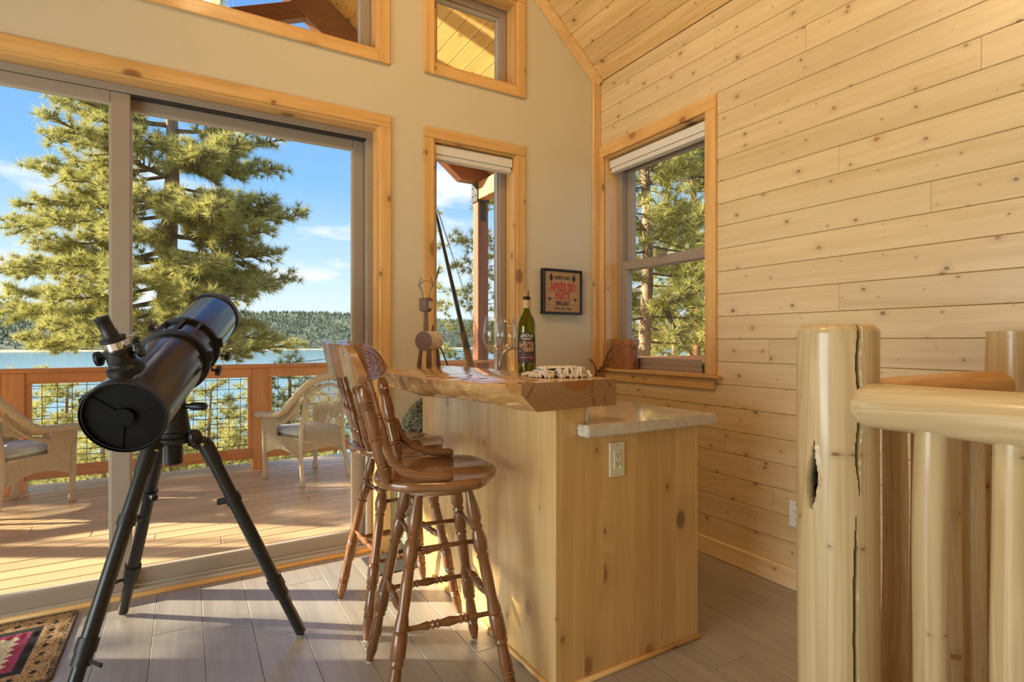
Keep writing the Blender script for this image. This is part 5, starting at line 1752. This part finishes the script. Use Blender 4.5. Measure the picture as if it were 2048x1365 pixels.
MB().lathe(FS([(0.0255, 0.0), (0.0255, 0.03), (0.0235, 0.034), (0.0235, 0.080), (0.0245, 0.082), (0.0245, 0.098), (0.014, 0.100), (0.011, 0.096), (0.0, 0.094)]), 32, fb + fd * 0.112, ep, caps=False).build('eyepiece', M['black'], fo_b, smooth='auto')
MB().tube([fb + fd * 0.055 - fs_ * 0.06, fb + fd * 0.055 + fs_ * 0.06], 0.005, 8).build('focus_axle', M['black_metal'], fo_b)
for sgn_ in (-1, 1):
    MB().lathe(FS([(0.024, 0.0), (0.027, 0.004), (0.027, 0.018), (0.022, 0.021)]), 28, fb + fd * 0.058 + fs_ * (0.05 * sgn_), fs_ * sgn_).build('focus_knob', M['black'], fo_b, smooth='auto')
MB().lathe([(0.017, 0.0), (0.017, 0.004), (0.012, 0.005)], 24, fb + fd * 0.052 - ax_ * 0.036, -ax_).build('cover_disc', M['black_metal'], fo_b, smooth='auto')
MB().box(-0.012, 0.012, -0.03, 0.03, -0.004, 0.010, Matrix.Translation(P_(0.04, -RT * 0.93, RT * 0.40)) @ Matrix((e_up.to_tuple() + (0,), ax_.to_tuple() + (0,), (-e_sd).to_tuple() + (0,), (0, 0, 0, 1))).transposed()).build('finder_shoe', M['black'], te, bevel=0.002)
# mount: dovetail, head, pedestal
HUB = 0.815
mid_t = P_(0.51 * LT, 0, 0)
bot = P_(0.51 * LT, 0, -RT - 0.014)
MB().box(-0.02, 0.02, -0.10, 0.10, -0.012, 0.006, Matrix.Translation(bot) @ Matrix((e_sd.to_tuple() + (0,), ax_.to_tuple() + (0,), e_up.to_tuple() + (0,), (0, 0, 0, 1))).transposed()).build('dovetail_bar', M['black'], te, bevel=0.002)
ped_top = V((0.0, 0.0, HUB + 0.165))
MB().lathe([(0.068, 0.0), (0.070, 0.004), (0.070, 0.018), (0.060, 0.022), (0.054, 0.06), (0.044, 0.13), (0.038, 0.15), (0.038, 0.175)], 36, (0, 0, HUB + 0.022)).build('pedestal', M['black'], te, smooth='auto')
MB().tube([ped_top, (ped_top + bot) / 2 + V((0, 0, 0.0)), bot + e_up * -0.006], [0.040, 0.038, 0.030], 14).build('mount_head', M['black'], te, smooth='auto')
lv = MB().lathe([(0.010, 0.0), (0.010, 0.03), (0.014, 0.034), (0.0155, 0.06), (0.0155, 0.085), (0.010, 0.092)], 16, (0.03, -0.01, HUB + 0.138), (0.86, -0.45, -0.02))
lv.build('lock_handle', M['black'], te, smooth='auto')
MB().lathe([(0.075, 0.0), (0.078, 0.003), (0.078, 0.018), (0.072, 0.022)], 36, (0, 0, HUB)).build('tripod_head', M['black'], te, smooth='auto')
MB().lathe([(0.028, -0.085), (0.034, -0.080), (0.034, 0.0)], 24, (0, 0, HUB)).build('centre_bolt', M['black'], te, smooth='auto')
MB().lathe([(0.012, 0), (0.026, 0.003), (0.030, 0.008), (0.030, 0.020), (0.024, 0.026)], 20, (0.062, -0.045, HUB + 0.02), (0.82, -0.55, 0.1)).build('head_knob', M['black'], te, smooth='auto')
for fx_, fy_ in ((0.403, 2.36), (-0.248, 2.945), (-0.341, 2.135)):
    foot = V((fx_ - TB.x, fy_ - TB.y, 0.004))
    dr = V((foot.x, foot.y, 0)).normalized()
    top = dr * 0.105 + V((0, 0, HUB + 0.002))
    sdv = V((-dr.y, dr.x, 0))
    L_ = foot - top
    T_ = L_.normalized()
    lg = MB().tube([top, top + L_ * 0.74], 0.0245, 18).build('leg', M['black_metal'], te, smooth='auto')
    # hinge bracket to the head
    MB().tube([dr * 0.06 + V((0, 0, HUB + 0.010)), top + T_ * 0.02], [0.026, 0.030], 4).build('leg_bracket', M['black'], lg)
    MB().tube([top + T_ * 0.012 - sdv * 0.034, top + T_ * 0.012 + sdv * 0.034], 0.006, 10).build('hinge_bolt', M['brass'], lg)
    MB().tube([top + L_ * 0.02, top + L_ * 0.11], 0.0285, 14).build('leg_socket', M['black'], lg, smooth='auto')
    MB().tube([top + L_ * 0.27, top + L_ * 0.31], 0.0295, 16).build('spreader_collar', M['black'], lg, smooth='auto')
    cn = (-dr * 0.5 + V((0, 0, -0.3)) - sdv * 0.3).normalized()
    MB().tube([top + L_ * 0.29, top + L_ * 0.29 + (V((-dr.x, -dr.y, 0)) * 0.055 + V((0, 0, -0.01)))], 0.013, 8).build('spreader_lug', M['black'], lg)
    cl_ = MB().tube([top + L_ * 0.70, top + L_ * 0.745, top + L_ * 0.746, top + L_ * 0.79], [0.0305, 0.0305, 0.0275, 0.0275], 18).build('leg_clamp', M['black'], lg, smooth='auto')
    MB().tube([top + L_ * 0.775 + sdv * 0.02, top + L_ * 0.775 + sdv * 0.042, top + L_ * 0.782 + sdv * 0.075], [0.006, 0.007, 0.009], 6, flat=(1, 0.6)).build('clamp_lever', M['black'], lg)
    MB().tube([top + L_ * 0.74, top + L_ * 0.985], 0.0205, 16).build('leg_extension', M['black_metal'], lg, smooth='auto')
    MB().tube([top + L_ * 0.983, top + L_ * 0.992, foot], [0.0195, 0.010, 0.006], 14).build('foot_tip', M['black'], lg, smooth='auto')

# ================================================================== RUG
_k = NT('patterned_rug_pile')
_tc = _k.new('ShaderNodeTexCoord')
_sp = _k.new('ShaderNodeSeparateXYZ'); _k.link(_tc.outputs['Object'], _sp.inputs[0])
HX, HY = 0.46, 0.29
_ax = _k.math('SUBTRACT', HX, _k.math('ABSOLUTE', _sp.outputs[0]))
_ay = _k.math('SUBTRACT', HY, _k.math('ABSOLUTE', _sp.outputs[1]))
_d = _k.math('MINIMUM', _ax, _ay)
_isx = _k.math('LESS_THAN', _ax, _ay)
_t = _k.math('ADD', _k.math('MULTIPLY', _isx, _sp.outputs[1]), _k.math('MULTIPLY', _k.math('SUBTRACT', 1.0, _isx), _sp.outputs[0]))
_mp = _k.new('ShaderNodeMapping'); _k.link(_tc.outputs['Object'], _mp.inputs[0])
_nz = _k.noise(_mp.outputs[0], 170, 3, 0.6)
_zig = _k.math('PINGPONG', _t, 0.022)
_d2 = _k.math('ADD', _d, _k.math('MULTIPLY', _k.math('SUBTRACT', _nz, 0.5), 0.022))
_dz = _k.math('ADD', _d2, _k.math('MULTIPLY', _zig, 1.0))
_tan = _k.ramp(_nz, [(0.35, (0.10, 0.055, 0.03)), (0.48, (0.40, 0.25, 0.11)), (0.56, (0.52, 0.38, 0.20)), (0.66, (0.40, 0.13, 0.08))])
_bl = (0.018, 0.018, 0.02)
_col = _k.mix(_k.math('GREATER_THAN', _d2, 0.016), _k.mix(_k.math('GREATER_THAN', _nz, 0.5), _bl, (0.34, 0.25, 0.13)), _tan)
_lz = _k.math('LESS_THAN', _k.math('ADD', _k.math('MULTIPLY', _k.math('ABSOLUTE', _k.math('SUBTRACT', _d2, 0.060)), 1.0), _k.math('MULTIPLY', _k.math('PINGPONG', _t, 0.034), 0.75)), 0.0125)
_col = _k.mix(_lz, _col, _bl)
_col = _k.mix(_k.math('GREATER_THAN', _d2, 0.096), _col, _bl)
_col = _k.mix(_k.math('GREATER_THAN', _d2, 0.128), _col, _k.mix(_nz, (0.20, 0.02, 0.05), (0.50, 0.07, 0.20)))
_col = _k.mix(_k.math('GREATER_THAN', _dz, 0.176), _col, _k.ramp(_nz, [(0.35, (0.42, 0.35, 0.21)), (0.6, (0.74, 0.68, 0.50))]))
_k.set(Base_Color=_col, Roughness=0.95)
_k.bump(_nz, 0.9, 0.006)
M['rug'] = _k.m
rug = thing('accent_rug', 'small patterned rug with magenta and black border at the door', 'rug', (-0.882, 2.785, 0.0005))
b = MB()
NR = 30
b.grid(lambda u, v: (-HX + 2 * HX * u, -HY + 2 * HY * v, 0.009 + 0.002 * math.sin(u * 210) * math.sin(v * 170)), 90, 60)
b.box(-HX, HX, -HY, HY, 0.0, 0.006)
b.build('pile', M['rug'], rug)
loop = []
for cx_, cy_, a0 in ((HX - 0.02, HY - 0.02, 0), (-HX + 0.02, HY - 0.02, PI / 2), (-HX + 0.02, -HY + 0.02, PI), (HX - 0.02, -HY + 0.02, 1.5 * PI)):
    for q in range(5):
        a = a0 + q * PI / 8
        loop.append((cx_ + 0.022 * math.cos(a), cy_ + 0.022 * math.sin(a), 0.0055))
MB().tube(loop, 0.0055, 8, close=True).build('binding', plain('brown_rug_binding', (0.10, 0.055, 0.035), 0.8), rug, smooth=True)

# ================================================================== LOG RAILING BY THE STAIRS
lr = thing('log_railing', 'peeled log stair railing with thick newel post', 'railing', (1.555, 0.85, 0))
# newel with drying crack and knot hole
def log_hole_mat():
    m = M['log'].copy()
    m.name = 'peeled_log_newel'
    nt = m.node_tree
    bs = nt.nodes.get('Principled BSDF')
    src = bs.inputs['Base Color'].links[0].from_socket
    at = nt.nodes.new('ShaderNodeAttribute'); at.attribute_name = 'hole'
    mx = nt.nodes.new('ShaderNodeMixRGB')
    mx.inputs[2].default_value = (0.012, 0.008, 0.006, 1)
    nt.links.new(at.outputs['Fac'], mx.inputs[0]); nt.links.new(src, mx.inputs[1]); nt.links.new(mx.outputs[0], bs.inputs['Base Color'])
    return m


NA, NZ = 260, 240
view_a = math.atan2(-0.85, -1.555)           # towards the viewer
HN = 1.25
nr = random.Random(9)
rg, hole = [], []
zs = [HN * k / (NZ - 1) for k in range(NZ)]
for z in zs:
    ring = []
    for k in range(NA):
        a = 2 * PI * k / NA
        rr_ = 0.1015 * (1.02 - 0.035 * z) + 0.0022 * math.sin(2 * a + 2.2 * z) + 0.0013 * math.sin(5 * a + 4 * z)
        rr_ -= 0.016 * max(0, (z - (HN - 0.022)) / 0.022) ** 2
        rel = (a - view_a + PI) % (2 * PI) - PI        # + is to the right in the picture
        h_ = 0.0
        # crack
        if z > 0.80:
            c0 = 0.53 + 0.035 * math.sin(z * 26) - 0.10 * max(0, 1.0 - z) ; wd = 0.060 * min(1, (z - 0.80) / 0.10)
        elif z > 0.755:
            c0, wd = 0.5, 0.0
        else:
            c0 = 0.42 + 0.02 * math.sin(z * 11); wd = 0.055 * min(1, (0.755 - z) / 0.12)
        q = abs(rel - c0)
        if wd > 0 and q < wd:
            rr_ -= 0.030 * (1 - q / wd) ** 0.6
            h_ = max(h_, 0.55 * (1 - q / wd))
        # knot hole: teardrop
        zr_ = (z - 0.845) / 0.10
        ctr = -0.575 + 0.05 * (zr_ - 0.2)
        wh = 0.175 * max(0, 1 - abs(zr_ + 0.25) / 0.78) if zr_ < 1 else 0
        if zr_ > -0.25:
            wh = 0.185 * max(0, (1 - zr_) / 1.25) ** 1.35
        wh *= 1 + 0.12 * math.sin(z * 75) + 0.06 * math.sin(z * 130)
        q = abs(rel - ctr)
        if wh > 0.003 and q < wh:
            f_ = min(1, (1 - q / wh) * 2.2)
            rr_ -= 0.028 * f_
            h_ = max(h_, min(1, f_ * 1.6))
        elif wh > 0.02 and q < wh + 0.10:
            rr_ += 0.004 * (1 - (q - wh) / 0.10)
        ring.append((rr_ * math.cos(a), rr_ * math.sin(a), z))
        hole.append(h_)
    rg.append(ring)
nw = MB().rings(rg)
no = nw.build('newel_post', log_hole_mat(), lr, smooth='auto', angle=60)
at_ = no.data.attributes.new('hole', 'FLOAT', 'POINT')
at_.data.foreach_set('value', hole)


def log(name, A, B, r0, r1, mat, seed, n=26, m=18, round_start=False, wob=0.002):
    r_ = random.Random(seed)
    A, B = V(A), V(B)
    L = (B - A).length
    pts, rad = [], []
    ph = [r_.uniform(0, 6) for _ in range(4)]
    for k in range(m + 1):
        u = k / m
        pts.append(A + (B - A) * u + V((wob * math.sin(u * 7 + ph[0]), wob * math.sin(u * 6 + ph[1]), wob * math.sin(u * 5 + ph[2]))))
        rad.append((r0 + (r1 - r0) * u) * (1 + 0.02 * math.sin(u * 11 + ph[3])))
    if round_start:
        t_ = (B - A).normalized()
        extra_p = [A - t_ * 0.045, A - t_ * 0.038, A - t_ * 0.024, A - t_ * 0.010]
        extra_r = [r0 * 0.55, r0 * 0.72, r0 * 0.90, r0 * 0.985]
        pts, rad = extra_p + pts, extra_r + rad
    # origin at the middle so each log has its own grain
    c = (A + B) / 2
    o = MB().tube([p - c for p in pts], rad, n).build(name, mat, lr, smooth='auto', angle=50, loc=c)
    return o


o_ = V((1.555, 0.85, 0))
log('top_rail', V((1.528, 0.742, 1.036)) - o_, V((1.490, -0.75, 1.036)) - o_, 0.059, 0.068, M['log_y'], 3, round_start=True)
for k, y in enumerate((0.613, 0.463, 0.31, 0.155, 0.0, -0.16, -0.32)):
    log('baluster', V((1.522, y, 0.0)) - o_, V((1.522, y, 0.992)) - o_, 0.038, 0.035, M['log'], 20 + k, n=20)
log('back_rail', V((1.645, 0.850, 1.050)) - o_, V((2.375, 0.765, 1.056)) - o_, 0.045, 0.049, M['log_x'], 5)
for k, x in enumerate((1.69, 1.825, 1.96, 2.10, 2.235, 2.375)):
    y = 0.845 - 0.117 * (x - 1.69)
    log('baluster', V((x, y, 0.0)) - o_, V((x, y, 1.02)) - o_, 0.036, 0.031, M['log'], 40 + k, n=20)
log('wall_post', V((2.440, 0.74, 0.0)) - o_, V((2.440, 0.74, 1.238)) - o_, 0.078, 0.074, M['log'], 60)

# ================================================================== BEHIND THE ISLAND
mt_ = MB().box(-0.26, 0.26, -0.135, 0.135, 0.0, 0.006).build('floor_mat', M['slate'], bevel=0.002, loc=(1.08, 2.895, 0.0005))
tag(mt_, 'dark slate grey mat on the floor behind the island', 'mat')
bag = thing('camouflage_pack', 'camouflage cloth pack standing behind the bar island', 'bag', (1.275, 2.905, 0.0068))
b = MB()
def bagf(u, v):
    a = 2 * PI * u
    z = 0.90 * v
    prof = (1 - abs(2 * v - 1.0) ** 5) ** 0.5 if v > 0.5 else (1 - abs(2 * v - 1.0) ** 9) ** 0.5
    prof = max(prof, 0.12)
    wx, wy = 0.27 * prof, 0.105 * (0.4 + 0.6 * prof)
    c, s = math.cos(a), math.sin(a)
    rip = 1 + 0.025 * math.sin(a * 9 + v * 3) + 0.015 * math.sin(v * 26 + a * 2)
    return (wx * math.copysign(abs(c) ** 0.8, c) * rip, wy * math.copysign(abs(s) ** 0.7, s) * rip, z)
b.grid(bagf, 72, 40, closed_u=True)
bo = b.build('pack_body', M['camo'], bag, smooth=True)
for q in (-0.12, -0.20):
    MB().tube([(q, -0.108 + abs(q) * 0.12, 0.06 + 0.0 * k) if k == 0 else (q * (1 - 0.02 * k), -0.125 + abs(q) * 0.18 + (0.02 if k > 6 else 0), 0.06 + 0.09 * k) for k in range(8)], 0.011, 8, flat=(0.6, 1.6)).build('compression_strap', M['camo'], bag, smooth=True)
